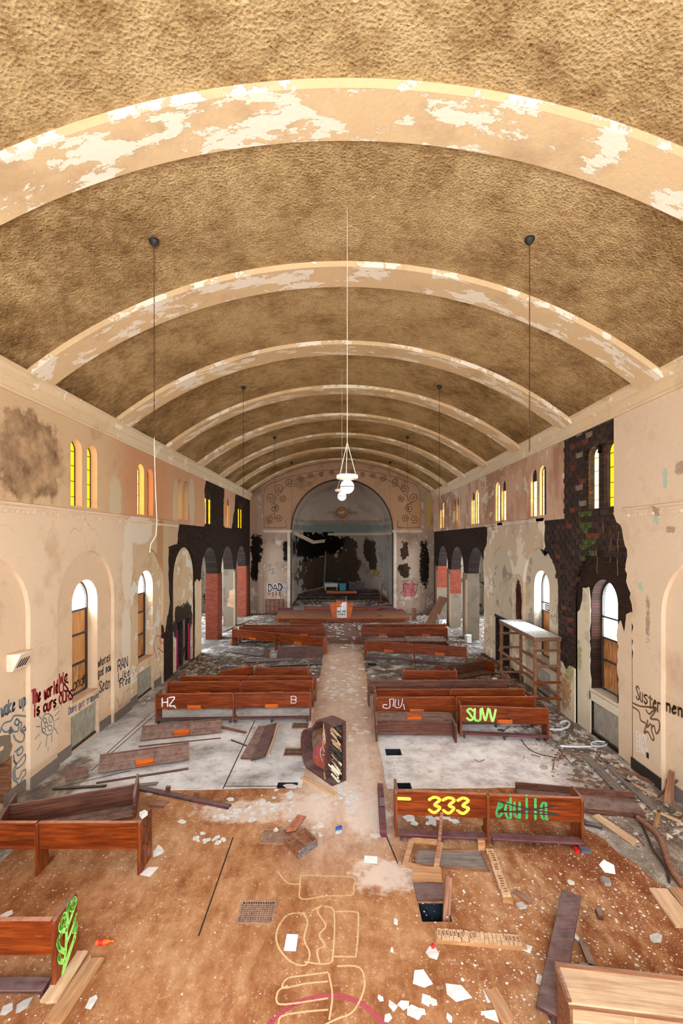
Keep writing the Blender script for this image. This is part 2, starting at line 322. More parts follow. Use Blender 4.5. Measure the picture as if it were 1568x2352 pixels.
def carpet_mat():
    s = NT('worn_carpet')
    n1 = s.noise(.55, (1, .8, 1), 8, .66, .4); n2 = s.noise(9, det=6, rough=.75); n3 = s.noise(2.2, (1.6, .7, 1), 7, .7)
    f = s.math('ADD', s.math('MULTIPLY', n1, .62), s.math('MULTIPLY', n3, .38))
    col = s.ramp(f, [(.34, srgb(100, 54, 28)), (.44, srgb(138, 86, 50)), (.52, srgb(164, 114, 74)), (.64, srgb(192, 150, 110))])
    x = s.sep().outputs[0]; y = s.sep().outputs[1]
    # darker on the right, paler along the aisle
    r = s.math('ADD', x, s.math('MULTIPLY', s.math('SUBTRACT', s.noise(.7, det=6), .5), 3.0))
    col = s.mix(s.math('MULTIPLY', s.math('MULTIPLY', s.step(r, 1.6, 3.6), s.step(n3, .62, .4)), .75), col, srgb(118, 62, 30))
    ay = s.math('MULTIPLY', s.step(s.math('ABSOLUTE', s.math('SUBTRACT', x, .1)), 1.3, .5), s.step(y, 7, 10))
    col = s.mix(s.math('MULTIPLY', ay, .88), col, s.ramp(n3, [(.35, srgb(216, 188, 162)), (.65, srgb(234, 216, 198))]))
    col = s.mix(s.math('MULTIPLY', s.step(y, 21.5, 24.5), .8), col, srgb(88, 44, 36))
    col = s.mix(s.math('MULTIPLY', s.step(n2, .57, .74), .45), col, srgb(236, 206, 172))
    col = s.mix(s.math('MULTIPLY', s.step(n2, .44, .3), .4), col, srgb(94, 48, 24))
    n4 = s.noise(34, det=4, rough=.7)
    col = s.mix(s.math('MULTIPLY', s.step(n4, .6, .7), s.step(n3, .38, .6)), col, srgb(226, 196, 166))
    col = s.mix(s.math('MULTIPLY', s.step(n4, .4, .3), .5), col, srgb(92, 50, 26))
    du = s.blobs([(.75, 7.35, .5, .35), (-.75, 9.2, .6, .5), (-1.9, 9.1, .9, .35), (.55, 9.0, .4, .7)], 'xy', 1.2, 3, .6)
    col = s.mix(s.math('MULTIPLY', du, .6), col, srgb(228, 212, 194))
    return s.finish(col, .95, n2, .4, .015, .1)
M['carpet'] = carpet_mat()
M['plat'] = plaster('platform_carpet', srgb(150, 100, 70), srgb(112, 70, 48), srgb(170, 126, 96), grade=[('y', 31, 33, srgb(120, 74, 66), .8, .5)])
def stained(name, c, c2, e):
    s = NT(name)
    col = s.ramp(s.noise(2.2, (1, 1, .6), 4), [(.38, c2), (.62, c)])
    tr = s.n('ShaderNodeBsdfTranslucent'); s.l(s.mix(.75, col, (0, 0, 0)), tr.inputs[0])
    em = s.n('ShaderNodeEmission'); s.l(col, em.inputs[0]); em.inputs[1].default_value = e
    ad = s.n('ShaderNodeAddShader'); s.l(tr.outputs[0], ad.inputs[0]); s.l(em.outputs[0], ad.inputs[1])
    s.l(ad.outputs[0], s.out.inputs[0]); return s.m
M['amber'] = stained('amber_glass', (1, .60, .01), (1, .46, .005), 1.0)
M['amber_pale'] = stained('pale_amber_glass', (1, .82, .34), (1, .66, .10), 4.0)
M['amber_green'] = stained('green_amber_glass', (.75, .62, .05), (.30, .34, .04), .8)
def glass():
    s = NT('clear_glass')
    t = s.n('ShaderNodeBsdfTransparent'); g = s.n('ShaderNodeBsdfGlossy'); g.inputs['Roughness'].default_value = .1
    mx = s.n('ShaderNodeMixShader'); mx.inputs[0].default_value = .06
    s.l(t.outputs[0], mx.inputs[1]); s.l(g.outputs[0], mx.inputs[2]); s.l(mx.outputs[0], s.out.inputs[0]); return s.m
M['glass'] = glass()
def frosted():
    s = NT('frosted_pane')
    t = s.n('ShaderNodeBsdfTranslucent'); t.inputs[0].default_value = (.75, .7, .62, 1); s.l(t.outputs[0], s.out.inputs[0]); return s.m
M['frosted'] = frosted()

# ------------------------------------------------------------------ mesh tools
class MB:
    def __init__(s): s.v = []; s.f = []
    def add(s, vs, fs):
        b = len(s.v); s.v += [tuple(v) for v in vs]; s.f += [tuple(i+b for i in f) for f in fs]; return s
    def box(s, lo, hi, m=None):
        x0, y0, z0 = lo; x1, y1, z1 = hi
        vs = [Vector(p) for p in ((x0, y0, z0), (x1, y0, z0), (x1, y1, z0), (x0, y1, z0), (x0, y0, z1), (x1, y0, z1), (x1, y1, z1), (x0, y1, z1))]
        if m: vs = [m @ p for p in vs]
        return s.add(vs, [(3, 2, 1, 0), (4, 5, 6, 7), (0, 1, 5, 4), (1, 2, 6, 5), (2, 3, 7, 6), (3, 0, 4, 7)])
    def bar(s, a, b, w, t, up=(0, 0, 1)):
        """square bar from a to b, w wide across, t thick along up"""
        a, b = Vector(a), Vector(b); d = (b-a); L = d.length; d.normalize(); up = Vector(up)
        if abs(d.dot(up)) > .98: up = Vector((0, 1, 0))
        sx = d.cross(up).normalized(); sz = sx.cross(d)
        m = Matrix(((d.x, sx.x, sz.x, a.x), (d.y, sx.y, sz.y, a.y), (d.z, sx.z, sz.z, a.z), (0, 0, 0, 1)))
        return s.box((0, -w/2, -t/2), (L, w/2, t/2), m)
    def prism(s, pts, depth, fr, holes=()):
        """outline in a plane, extruded by depth; fr(u, v, d) -> point"""
        loops = [list(pts)]+[list(h) for h in holes]
        flat = [p for l in loops for p in l]; n = len(flat)
        tris = tessellate_polygon([[Vector((p[0], p[1], 0)) for p in l] for l in loops])
        vs = [fr(p[0], p[1], 0) for p in flat]+[fr(p[0], p[1], depth) for p in flat]
        fs = [tuple(t) for t in tris]+[tuple(n+i for i in reversed(t)) for t in tris]
        b = 0
        for l in loops:
            k = len(l)
            for i in range(k):
                j = (i+1) % k; fs.append((b+i, b+j, n+b+j, n+b+i))
            b += k
        return s.add(vs, fs)
    def tube(s, path, r, n=6, cap=True):
        path = [Vector(p) for p in path]; rings = []
        for i, p in enumerate(path):
            d = (path[min(i+1, len(path)-1)]-path[max(i-1, 0)]).normalized()
            a = d.cross(Vector((0, 0, 1)) if abs(d.z) < .9 else Vector((1, 0, 0))).normalized(); b = d.cross(a)
            rr = r[i] if isinstance(r, (list, tuple)) else r
            rings.append([p+(a*cos(2*pi*k/n)+b*sin(2*pi*k/n))*rr for k in range(n)])
        vs = [q for ri in rings for q in ri]; fs = []
        for i in range(len(path)-1):
            for k in range(n): fs.append((i*n+k, i*n+(k+1) % n, (i+1)*n+(k+1) % n, (i+1)*n+k))
        if cap: fs += [tuple(range(n))[::-1], tuple((len(path)-1)*n+k for k in range(n))]
        return s.add(vs, fs)
    def lathe(s, prof, n=20, c=(0, 0, 0)):
        c = Vector(c); vs = []; fs = []
        for (r, z) in prof:
            for k in range(n): vs.append(c+Vector((r*cos(2*pi*k/n), r*sin(2*pi*k/n), z)))
        for i in range(len(prof)-1):
            for k in range(n): fs.append((i*n+k, i*n+(k+1) % n, (i+1)*n+(k+1) % n, (i+1)*n+k))
        return s.add(vs, fs)
    def mesh(s, name, mat, smooth=False):
        me = bpy.data.meshes.new(name); me.from_pydata(s.v, [], s.f)
        bm = bmesh.new(); bm.from_mesh(me); bmesh.ops.recalc_face_normals(bm, faces=bm.faces); bm.to_mesh(me); bm.free()
        if mat: me.materials.append(mat)
        if smooth:
            for p in me.polygons: p.use_smooth = True
        return me
    def build(s, name, mat, parent=None, smooth=False, bevel=0.0):
        o = bpy.data.objects.new(name, s.mesh(name, mat, smooth)); C.objects.link(o)
        if parent: o.parent = parent
        if bevel:
            b = o.modifiers.new('bevel', 'BEVEL'); b.width = bevel; b.segments = 1; b.limit_method = 'ANGLE'
        return o
def tag(o, label=None, cat=None, group=None, kind=None):
    if label: o['label'] = label
    if cat: o['category'] = cat
    if group: o['group'] = group
    if kind: o['kind'] = kind
    return o
def thing(name, label, cat, loc=(0, 0, 0), rz=0.0, rx=0.0, ry=0.0, group=None):
    o = bpy.data.objects.new(name, None); C.objects.link(o); o.empty_display_size = .1
    o.location = loc; o.rotation_euler = (rx, ry, rz); return tag(o, label, cat, group)
def struct(o): o['kind'] = 'structure'; return o
def place(o, loc, rz=0.0, rx=0.0, ry=0.0): o.location = loc; o.rotation_euler = (rx, ry, rz); return o
def pip(x, y, poly):
    c = False; n = len(poly)
    for i in range(n):
        x1, y1 = poly[i]; x2, y2 = poly[i-1]
        if (y1 > y) != (y2 > y) and x < (x2-x1)*(y-y1)/(y2-y1)+x1: c = not c
    return c
def jag(pts, step=.16, amp=.05, seed=1):
    """ragged copy of an open polyline"""
    rr = random.Random(seed); out = [pts[0]]
    for (a, b), (c, d) in zip(pts, pts[1:]):
        L = hypot(c-a, d-b); n = max(1, int(L/step))
        for i in range(1, n+1):
            t = i/n; k = 0 if i == n else 1
            out.append((a+(c-a)*t+k*rr.uniform(-amp, amp), b+(d-b)*t+k*rr.uniform(-amp, amp)))
    return out
def arch(c, r, zs, z0, n=16, rev=False):
    """points of an arched opening standing on z0: up the low side, over, down the far side"""
    p = [(c-r, z0)]+[(c+r*cos(pi-pi*i/n), zs+r*sin(pi-pi*i/n)) for i in range(n+1)]+[(c+r, z0)]
    return p[::-1] if rev else p
def smooth_path(pts, k=4):
    if len(pts) < 3: return list(pts)
    out = []
    P = [pts[0]]+list(pts)+[pts[-1]]
    for i in range(1, len(P)-2):
        p0, p1, p2, p3 = P[i-1], P[i], P[i+1], P[i+2]
        for j in range(k):
            t = j/k
            out.append(tuple(.5*((2*p1[m])+(-p0[m]+p2[m])*t+(2*p0[m]-5*p1[m]+4*p2[m]-p3[m])*t*t+(-p0[m]+3*p1[m]-3*p2[m]+p3[m])*t**3) for m in range(len(p1))))
    out.append(tuple(pts[-1])); return out

# ------------------------------------------------------------------ hand lettering: flat strokes of paint on a surface
def strokes(name, lines, wd, mat, fr, parent=None, smooth=True, label=None):
    mb = MB(); li = 0
    for ln in lines:
        ln = smooth_path(ln) if smooth else ln
        e = .0015*(li % 3); li += 1
        for (a, b) in zip(ln, ln[1:]):
            dx, dy = b[0]-a[0], b[1]-a[1]; L = hypot(dx, dy)
            if L < 1e-6: continue
            nx, ny = -dy/L*wd/2, dx/L*wd/2
            mb.add([fr(a[0]+nx, a[1]+ny, e), fr(a[0]-nx, a[1]-ny, e), fr(b[0]-nx, b[1]-ny, e), fr(b[0]+nx, b[1]+ny, e)], [(0, 1, 2, 3)])
        for k, a in enumerate(ln):
            mb.add([fr(a[0]+wd/2*cos(i*pi/3), a[1]+wd/2*sin(i*pi/3), e+.0004) for i in range(6)], [tuple(range(6))])
    me = bpy.data.meshes.new(name); me.from_pydata(mb.v, [], mb.f); me.materials.append(mat)
    o = bpy.data.objects.new(name, me); C.objects.link(o)
    if parent: o.parent = parent
    if label: o['label'] = label
    return o
FONT = {'A': '00 26 40|12 32', 'B': '00 06|06 36 44 33 03|33 42 30 00', 'C': '45 26 04 02 20 41', 'D': '00 06|06 26 44 42 20 00', 'E': '46 06 00 40|03 33', 'F': '00 06 46|03 33',
 'H': '00 06|40 46|03 43', 'I': '20 26', 'L': '06 00 40', 'M': '00 06 23 46 40', 'N': '00 06 40 46', 'O': '26 04 02 20 42 44 26', 'R': '00 06|06 36 44 33 03|23 40', 'S': '45 26 05 14 32 41 20 01',
 'T': '06 46|26 20', 'U': '06 01 20 41 46', 'V': '06 20 46', 'W': '06 10 24 30 46', 'Y': '06 23 46|23 20', 'Z': '06 46 00 40', 'a': '34 14 02 10 30|34 30 40', 'b': '06 00|03 24 32 20 00', 'd': '36 30|33 14 02 10 30', 'e': '02 33 24 13 01 10 31',
 'f': '36 25 20|04 44', 'g': '34 14 02 10 31|34 3a 1b 0a', 'h': '06 00|03 24 33 30', 'i': '24 20|25 26', 'k': '06 00|34 02 30', 'l': '26 20', 'm': '00 04|03 14 20|23 34 40', 'n': '04 00|03 24 33 30', 'o': '24 03 01 20 41 43 24',
 'p': '04 0b|03 24 33 31 20 01', 'r': '04 00|02 14 34', 's': '34 14 03 32 31 10 01', 't': '25 20 30|04 44', 'u': '04 01 20 31|34 30', 'v': '04 20 44', 'w': '04 10 23 30 44', 'y': '04 21|44 1b', '3': '05 26 45 23 42 20 01', '7': '06 46 10',
 '-': '03 43', '+': '23 43|35 31', '<': '43 03|25 03 21', '>': '03 43|25 43 21', 'x': '00 44|04 40'}
def glyphs(txt, x0, y0, x1, y1, h, seed=3):
    """letters along the line (x0, y0)-(x1, y1), h tall"""
    rr = random.Random(seed); L = hypot(x1-x0, y1-y0); ux, uy = (x1-x0)/L, (y1-y0)/L
    adv = L/max(1, len(txt)); out = []
    for i, ch in enumerate(txt):
        if ch == ' ': continue
        s0 = i*adv; cw = adv*.78; jy = rr.uniform(-.05, .05)*h
        for st in FONT[ch].split('|'):
            ln = []
            for p in st.split():
                gx = int(p[0])/4*cw; gy = {'a': -1, 'b': -2}.get(p[1], None); gy = (int(p[1]) if gy is None else gy)/6*h+jy
                s = s0+gx+rr.uniform(-.03, .03)*cw
                ln.append((x0+ux*s-uy*gy*0, y0+uy*s+gy))
            out.append(ln)
    return out

# ================================================================== the building
XL, XR, YE = -6.72, 6.96, 34.0
frL = lambda u, v, d: Vector((XL-d, u, v))
frR = lambda u, v, d: Vector((XR+d, u, v))
frE = lambda u, v, d: Vector((u, YE+d, v))
off = lambda fr, k: (lambda u, v, d: fr(u, v, d+k))
sh = lambda fr, pts, depth, name, mat, parent=None, holes=(): MB().prism(pts, depth, fr, holes).build(name, mat, parent)
BAY = [8.52, 12.18, 15.96, 19.74]; AR, AZ, RD = 1.355, 3.79, .10
ARC = [23.52, 27.3, 31.08]; RR, RZ = 1.45, 3.62
CL_L = [11.97, 15.72, 19.44, 23.22, 27.0, 30.7]; CL_R = [12.2, 16.0, 19.75, 23.5, 27.3, 31.0]
chole = lambda c, g=0: [arch(c+s*.37, .25+g, 7.75, 6.3-g, 8) for s in (-1, 1)]

# ---- floor with its duct holes and register openings
def prect(x0, y0, x1, y1):
    a, b = G(x0, y0), G(x1, y1); c, d = G(x0, y1), G(x1, y0)
    return (min(a.x, c.x)*.5+max(a.x, c.x)*.5, (a.y+c.y)/2 if 0 else c.y, b.x if 0 else (b.x+d.x)/2, a.y)
HOLES = {'register_near': prect(553, 2074, 627, 2120), 'register_mid': prect(604, 1909, 664, 1938), 'register_left': prect(655, 1720, 694, 1736),
         'register_far': prect(673, 1662, 706, 1673), 'register_pew': prect(930, 1921, 984, 1934)}
PITS = {'pit_near': prect(964, 2074, 1032, 2119), 'pit_left': prect(636, 1797, 683, 1814), 'pit_right': prect(885, 1720, 921, 1735),
        'pit_edge': prect(912, 1798, 944, 1812), 'pit_far': prect(844, 1523, 865, 1529)}
rl = lambda r: [(r[0], r[1]), (r[2], r[1]), (r[2], r[3]), (r[0], r[3])]
allh = [rl(r) for r in list(HOLES.values())+list(PITS.values())]
fl = lambda u, v, d: Vector((u, v, -d))
floor = struct(sh(fl, [(-11.2, -1), (11.4, -1), (11.4, 35), (-11.2, 35)], .04, 'floor', M['floor'], holes=allh))
for r in list(HOLES.values())+list(PITS.values()):
    x0, y0, x1, y1 = r
    mb = MB().box((x0-.03, y0-.03, -.65), (x1+.03, y1+.03, -.6)).box((x0-.02, y0-.02, -.6), (x0+.012, y1+.02, -.001)).box((x1-.012, y0-.02, -.6), (x1+.02, y1+.02, -.001)).box((x0+.012, y0-.02, -.6), (x1-.012, y0+.012, -.001)).box((x0+.012, y1-.012, -.6), (x1-.012, y1+.02, -.001))
    mb.build('duct_lining', M['pit'], floor)
# carpet: the whole near end and the central aisle, torn along its edges
cb = [(-5.7, 1.0), (6.4, 1.0)]+jag([(6.4, 1.0), tuple(G(1568, 2085)[:2])], .3, .08, 4)[1:]+jag([tuple(G(x, y)[:2]) for x, y in ((1568, 2085), (1500, 2022), (1420, 1962), (1345, 1905), (1300, 1850))], .25, .08, 5)[1:]
cb += jag([tuple(G(1300, 1850)[:2]), (4.6, 9.95), (2.2, 9.9), (1.02, 9.9)], .3, .03, 6)[1:]+jag([(1.02, 9.9), (1.05, 16), (1.08, 22), (1.1, 29.9)], .5, .02, 7)[1:]+[(-.8, 29.9)]
cb += jag([(-.8, 29.9), (-.82, 16), (-.84, 9.95)], .5, .02, 8)[1:]+jag([(-.84, 9.95), (-3, 9.85), (-5.3, 9.8), (-5.7, 8.2), (-5.65, 5.0), (-5.7, 1.0)], .5, .03, 9)[1:-1]
def inside(h): return all(pip(p[0], p[1], cb) for p in h)
MB().prism(cb, -.012, lambda u, v, d: Vector((u, v, -d)), [h for h in allh if inside(h)]).build('carpet', M['carpet'], floor)
# saw-cut joints in the concrete, split seams in the carpet
for i, (a, b) in enumerate((((512, 1812), (585, 1655)), ((210, 1770), (390, 1612)), ((515, 1806), (636, 1806)), ((300, 1770), (120, 1812)), ((345, 1640), (240, 1735)), ((860, 1640), (880, 1640)))):
    p, q = G(*a), G(*b); p.z = q.z = .0; MB().bar(p, q, .025, .006).build('floor_joint', M['iron'], floor)
for a, b in (((535, 1925), (456, 2152)), ((880, 1905), (913, 1985)), ((1275, 1713), (1316, 1761)), ((1328, 1730), (1425, 1826)), ((1360, 1722), (1475, 1840))):
    p, q = G(*a), G(*b); p.z = q.z = .014; MB().bar(p, q, .02, .006).build('floor_seam', M['iron'], floor)

# ---- left wall
wall_l = bpy.data.objects.new('wall_left', None); C.objects.link(wall_l); struct(wall_l)
edge = jag([(17.1, 0), (17.09, .3), (17.13, 1.7), (17.47, 1.85), (17.96, 3.0), (17.8, 4.1), (17.82, 5.2), (18.77, 5.3), (18.98, 6.12)], .15, .05, 11)
sh(frL, [(-1, 0)]+arch(8.52, AR, AZ, 0)+arch(12.18, AR, AZ, 0)+arch(15.96, AR, AZ, 0)[:-1]+[(17.315, 3.7), (17.315, 3.0)]+jag([(17.26, 2.4), (17.47, 1.9), (17.96, 3.0), (17.8, 4.1), (17.82, 5.2), (18.77, 5.3), (18.98, 6.12)], .15, .04, 11)+[(-1, 6.12)], .13, 'plaster', M['wall_l'], wall_l)
sh(frL, jag([(17.325, .0), (17.325, 1.7)], .15, .05, 12)[::-1]+[(17.33, 0), (17.34, 0), (17.34, 1.2)], .1, 'plaster_edge', M['wall_l'], wall_l)
sh(frL, jag([(21.1, 0), (21.15, 2.0), (21.1, 3.5)], .3, .02, 13)+[(21.4, 3.62), (21.8, 3.45), (22.06, 3.6)]+jag([(22.07, 3.4), (22.05, 0)], .3, .02, 14), .05, 'plaster', M['recess_l'], wall_l)
up = jag([(22.6, 6.2), (22.65, 7.2), (22.5, 7.9), (22.85, 8.7)], .2, .06, 15)
sh(frL, [(-1, 6.12), (22.4, 6.12)]+up+[(-1, 8.9)], .34, 'plaster_upper', M['wall_lu'], wall_l, [h for c in CL_L[:3] for h in chole(c)])
sh(frL, jag([(26.45, 8.8), (26.55, 7.5), (26.4, 6.9), (26.6, 6.2)], .2, .05, 16)+jag([(28.2, 6.2), (28.6, 7.0), (28.9, 7.3), (29.3, 8.8)], .2, .06, 17), .1, 'plaster_upper', M['wall_lu'], wall_l, chole(CL_L[4], .0)[1:])
def mout_(r): return [(-1, 0)]+[p for c in BAY for p in arch(c, AR+r[BAY.index(c)], AZ, 0)]+[p for c in ARC for p in arch(c, RR, RZ, 0)]+[(YE, 0), (YE, 9.3), (-1, 9.3)]
sh(off(frL, .03), mout_((.03, .03, .03, 0)), .62, 'masonry', M['masonry'], wall_l, [h for c in CL_L for h in chole(c, .02)])
# ---- right wall
wall_r = bpy.data.objects.new('wall_right', None); C.objects.link(wall_r); struct(wall_r)
ja = jag([(10.845, 2.6), (10.87, 3.9), (11.12, 4.7), (11.05, 5.2), (11.25, 5.7), (11.62, 6.12)], .12, .05, 21)
sh(frR, [(-1, 0)]+arch(8.52, AR, AZ, 0)+[(10.825, 0)]+ja+[(-1, 6.12)], .13, 'plaster', M['wall_r'], wall_r)
a2 = [p for p in arch(15.96, AR, AZ, 0, 24) if p[0] > 15.5 and p[1] > 0.1 or p[0] > 17]
tl = jag([(15.56, 6.2), (15.6, 5.6), (15.52, 5.2), (a2[0][0], a2[0][1]+.02)], .15, .03, 22)
sh(frR, tl+a2+[(17.315, 0)]+arch(19.74, AR, AZ, 0)+jag([(21.095, 0), (22.05, 0)], .5, 0, 1)[1:]+jag([(22.05, 0), (22.04, 3.5), (22.2, 4.2), (22.05, 4.9), (21.6, 5.3), (21.5, 6.2)], .2, .05, 23)[1:], .13, 'plaster', M['wall_r2'], wall_r)
sh(frR, [(-1, 6.12), (11.58, 6.12), (11.58, 9.0), (-1, 9.0)], .34, 'plaster_upper', M['wall_r'], wall_r)
sh(frR, [(14.2, 6.1), (YE, 6.1), (YE, 9.0), (14.2, 9.0)], .34, 'plaster_upper', M['wall_ru'], wall_r, [h for c in CL_R[1:] for h in chole(c)])
sh(off(frR, .05), mout_((.03, 0, .03, .03)), .6, 'masonry', M['masonry'], wall_r, [h for c in CL_R for h in chole(c, .02)])
sh(off(frR, .035), [(10.9, 0), (10.9, 8.9), (15.6, 8.9), (15.6, 4.9)]+[p for p in arch(15.96, AR, AZ, 0, 24)][::-1][-14:]+[(13.5, 0)]+arch(12.18, AR, AZ, 0)[::-1][:-1]+[(10.9, .0)][:0], .05, 'mortar_bed', M['masonry_r'], wall_r, chole(CL_R[0], 0))
# plaster left clinging to the pier foot beside the burnt bay
sh(off(frR, -.0), [(13.52, 0), (14.62, 0)]+jag([(14.62, 1.55), (14.3, 1.6), (14.1, 1.42), (13.85, 1.62), (13.52, 1.6)], .12, .05, 25), .04, 'plaster_remnant', M['moldy'], wall_r)
# real bricks where the photograph lets them be picked out
zone = [(11.1, 4.6), (11.6, 6.1), (11.6, 8.55), (14.15, 8.55), (14.15, 6.1), (15.5, 6.1), (15.5, 5.15), (15.0, 4.75), (14.66, 4.0), (14.66, 1.65), (13.52, 1.65), (13.52, 3.9), (13.1, 4.75), (12.2, 5.12), (11.3, 4.85)]
bm_ = [MB().box((-.03, -.168, -.073), (.012, .168, .073)).mesh('brick', bricks_mat) for bricks_mat in (
    plain('brick_dark', srgb(50, 36, 31), .9, var=.5, scale=7), plain('brick_brown', srgb(66, 45, 36), .9, var=.5, scale=7),
    plain('brick_orange', srgb(104, 52, 36), .9, var=.4, scale=7), plain('brick_mossy', srgb(70, 80, 36), .9, var=.8, scale=6), plain('brick_pale', srgb(124, 108, 88), .9, var=.4, scale=7))]
rb = random.Random(5); nb = 0
holes_r = chole(CL_R[0], .05)
for row in range(46):
    z = 1.75+row*.158
    for k in range(16):
        y = 10.95+k*.36+(.18 if row % 2 else 0)
        if not (pip(y-.13, z, zone) and pip(y+.13, z, zone)) or any(pip(y+dy, z, h) for h in holes_r for dy in (-.14, 0, .14)) or rb.random() < .05: continue
        moss = 12.4 < y < 13.25 and 4.9 < z < 6.3
        m = bm_[3] if moss and rb.random() < .6 else bm_[4] if (12.5 < y < 13.4 and z > 6.2 and rb.random() < .25) else bm_[2] if rb.random() < .05+(.12 if z < 3.6 else 0) else rb.choice(bm_[:2])
        if nb < 298:
            o = bpy.data.objects.new('brick', m); C.objects.link(o); o.parent = wall_r; nb += 1
            place(o, (XR+.03+rb.uniform(-.012, .01), y, z), rb.uniform(-.015, .015), rb.uniform(-.02, .02), rb.uniform(-.02, .02))
# arch rings of brick round the two lights and the big arch: joined voussoirs
mb = MB()
for c, r, zs, a0, a1, n in ((CL_R[0]-.37, .3, 7.75, 0, pi, 11), (CL_R[0]+.37, .3, 7.75, 0, pi, 11), (12.18, 1.36, AZ, .1, pi-.35, 34)):
    for i in range(n):
        a = a0+(a1-a0)*(i+.5)/n; d = Vector((0, cos(a), sin(a)))
        p = Vector((XR+.03, c, zs)); mb.bar(p+d*r, p+d*(r+.2), (a1-a0)*r/n*.82, .05, (1, 0, 0))
ob = mb.build('arch_ring', M['darkbrick'], wall_r); ob['kind'] = 'stuff'
# hanging mortar runs on the burnt bay
mb = MB(); rr = random.Random(8)
for y in (11.75, 12.05, 12.35, 13.35, 13.6, 13.9, 14.3, 11.4):
    z = rr.uniform(5.6, 6.05); pts = [(XR-.0, y+rr.uniform(-.03, .03), z-i*.14) for i in range(rr.randint(4, 9))]
    mb.tube([Vector(p)+Vector((rr.uniform(-.005, .005), rr.uniform(-.03, .03), 0)) for p in pts], .008, 5)
o = mb.build('mortar_drip', M['brown'], wall_r); o['kind'] = 'stuff'

# ---- arch recesses, radiator niches, windows
WN = [0]
def window_lower(side, c, boards, lun=True):
    X0, sg = (XL, -1) if side == 'l' else (XR, 1)
    fr = frL if side == 'l' else frR
    WN[0] += 1
    r = bpy.data.objects.new(f'window_{WN[0]}', None); C.objects.link(r); struct(r)
    d = .40; zt = 3.77
    mb = MB()
    arc_ = arch(c, .575, zt, 1.3, 14)
    for a, b in zip(arc_, arc_[1:]): mb.bar(fr(*a, d), fr(*b, d), .05, .06, (1, 0, 0))
    mb.bar(fr(c-.58, 1.3, d), fr(c+.58, 1.3, d), .05, .06, (1, 0, 0))
    mb.build('frame', M['frame'], r)
    zz = [1.32]+[b[0] for b in boards]
    for z in zz[1:]: MB().bar(fr(c-.57, z, d), fr(c+.57, z, d), .05, .05, (1, 0, 0)).build('glazing_bar', M['frame'], r)
    for (z0, z1), (zz1, m) in zip(zip(zz, zz[1:]), boards):
        if m: MB().prism([(c-.56, z0+.01), (c+.56, z0+.01), (c+.56, z1-.01), (c-.56, z1-.01)], .02, off(fr, d+.02)).build('plywood_panel' if m != 'frosted' else 'pane', M[m], r)
    if lun: MB().prism(arch(c, .55, zt, zz[-1]+.02, 12), .006, off(fr, d+.01)).build('pane', M['glass'], r)
    MB().prism([(c-.66, 1.2), (c+.66, 1.2), (c+.66, 1.275), (c-.66, 1.275)], .46, off(fr, RD-.03)).build('sill', M['recess_l'] if side == 'l' else M['trim'], r)
    return r
def recess(wall, fr, c, mat, door=False, rad=True, nich=(-.66, .66), window=True, blind=False):
    hs = []
    if window: hs.append(arch(c, .6, 3.77, 1.26, 14))
    if rad: hs.append([(c+nich[0], .02), (c+nich[1], .02), (c+nich[1], .93), (c+nich[0], .93)])
    if door: hs.append([(c-.78, .01), (c+.95, .01), (c+.95, 2.05), (c-.78, 2.05)])
    sh(off(fr, RD), arch(c, AR+.02, AZ, 0, 20), .38, 'recess_panel', mat, wall, hs)
    if rad: sh(off(fr, .47), [(c-1, -.02), (c+1.1, -.02), (c+1.1, 1.1), (c-1, 1.1)], .05, 'niche_back', M['greypier'], wall)
recess(wall_l, frL, 8.52, M['recess_l'], nich=(-.66, .83))
sh(off(frL, RD-.015), jag([(8.6, .93), (9.36, .95), (9.46, 1.15), (9.4, 1.4), (9.1, 1.5), (8.6, 1.52)], .12, .03, 41), .02, 'plaster_patch', M['greypier'], wall_l)
sh(off(frL, RD-.02), [(9.33, 0), (9.42, 0), (9.42, .95), (9.33, .95)], .3, 'niche_jamb', M['brown'], wall_l)
recess(wall_l, frL, 12.18, M['recess_l']); recess(wall_l, frL, 15.96, M['recess_l2'])
recess(wall_l, frL, 19.74, M['recess_l2'], door=True, rad=False, window=False)
recess(wall_r, frR, 8.52, M['wall_r']); recess(wall_r, frR, 12.18, M['darkbrick']); recess(wall_r, frR, 15.96, M['recess_r'])
recess(wall_r, frR, 19.74, M['recess_r'], door=True, rad=False, window=False)
# plaster clinging to both jambs inside the burnt recess
fr = off(frR, .075)
sh(fr, [(12.8, 0.0), (13.5, .0), (13.5, 3.3)]+jag([(13.5, 3.3), (13.3, 3.55), (13.2, 4.05), (12.9, 4.1), (12.82, 3.6), (12.86, 2.2), (12.8, 1.2)], .15, .04, 31), .03, 'plaster_remnant', M['moldy'], wall_r)
sh(fr, [(10.825, 0), (11.5, 0), (11.52, 1.2)]+jag([(11.52, 1.26), (11.56, 3.2), (11.45, 3.4), (11.3, 3.1), (11.2, 3.6), (10.83, 3.75)], .15, .04, 32), .03, 'plaster_remnant', M['wall_r'], wall_r)
sh(fr, [(11.5, .95), (12.85, .95), (12.85, 1.18), (11.5, 1.18)], .03, 'plaster_remnant', M['moldy'], wall_r)
window_lower('l', 8.52, [(2.08, 'ply'), (2.87, 'ply'), (3.53, 'ply')])
window_lower('l', 12.18, [(2.08, 'ply_dark'), (2.87, 'ply'), (3.53, 'ply')])
window_lower('l', 15.96, [(2.08, 'ply_dark'), (2.87, 'ply'), (3.53, 'ply_dark')])
window_lower('r', 8.52, [(2.08, 'ply'), (2.87, 'ply'), (3.53, 'ply')])
window_lower('r', 12.18, [(2.1, 'ply_dark'), (2.72, 'ply_dark'), (3.3, 'frosted')])
window_lower('r', 15.96, [(2.1, 'ply_dark'), (2.9, 'ply_dark'), (3.2, None)])
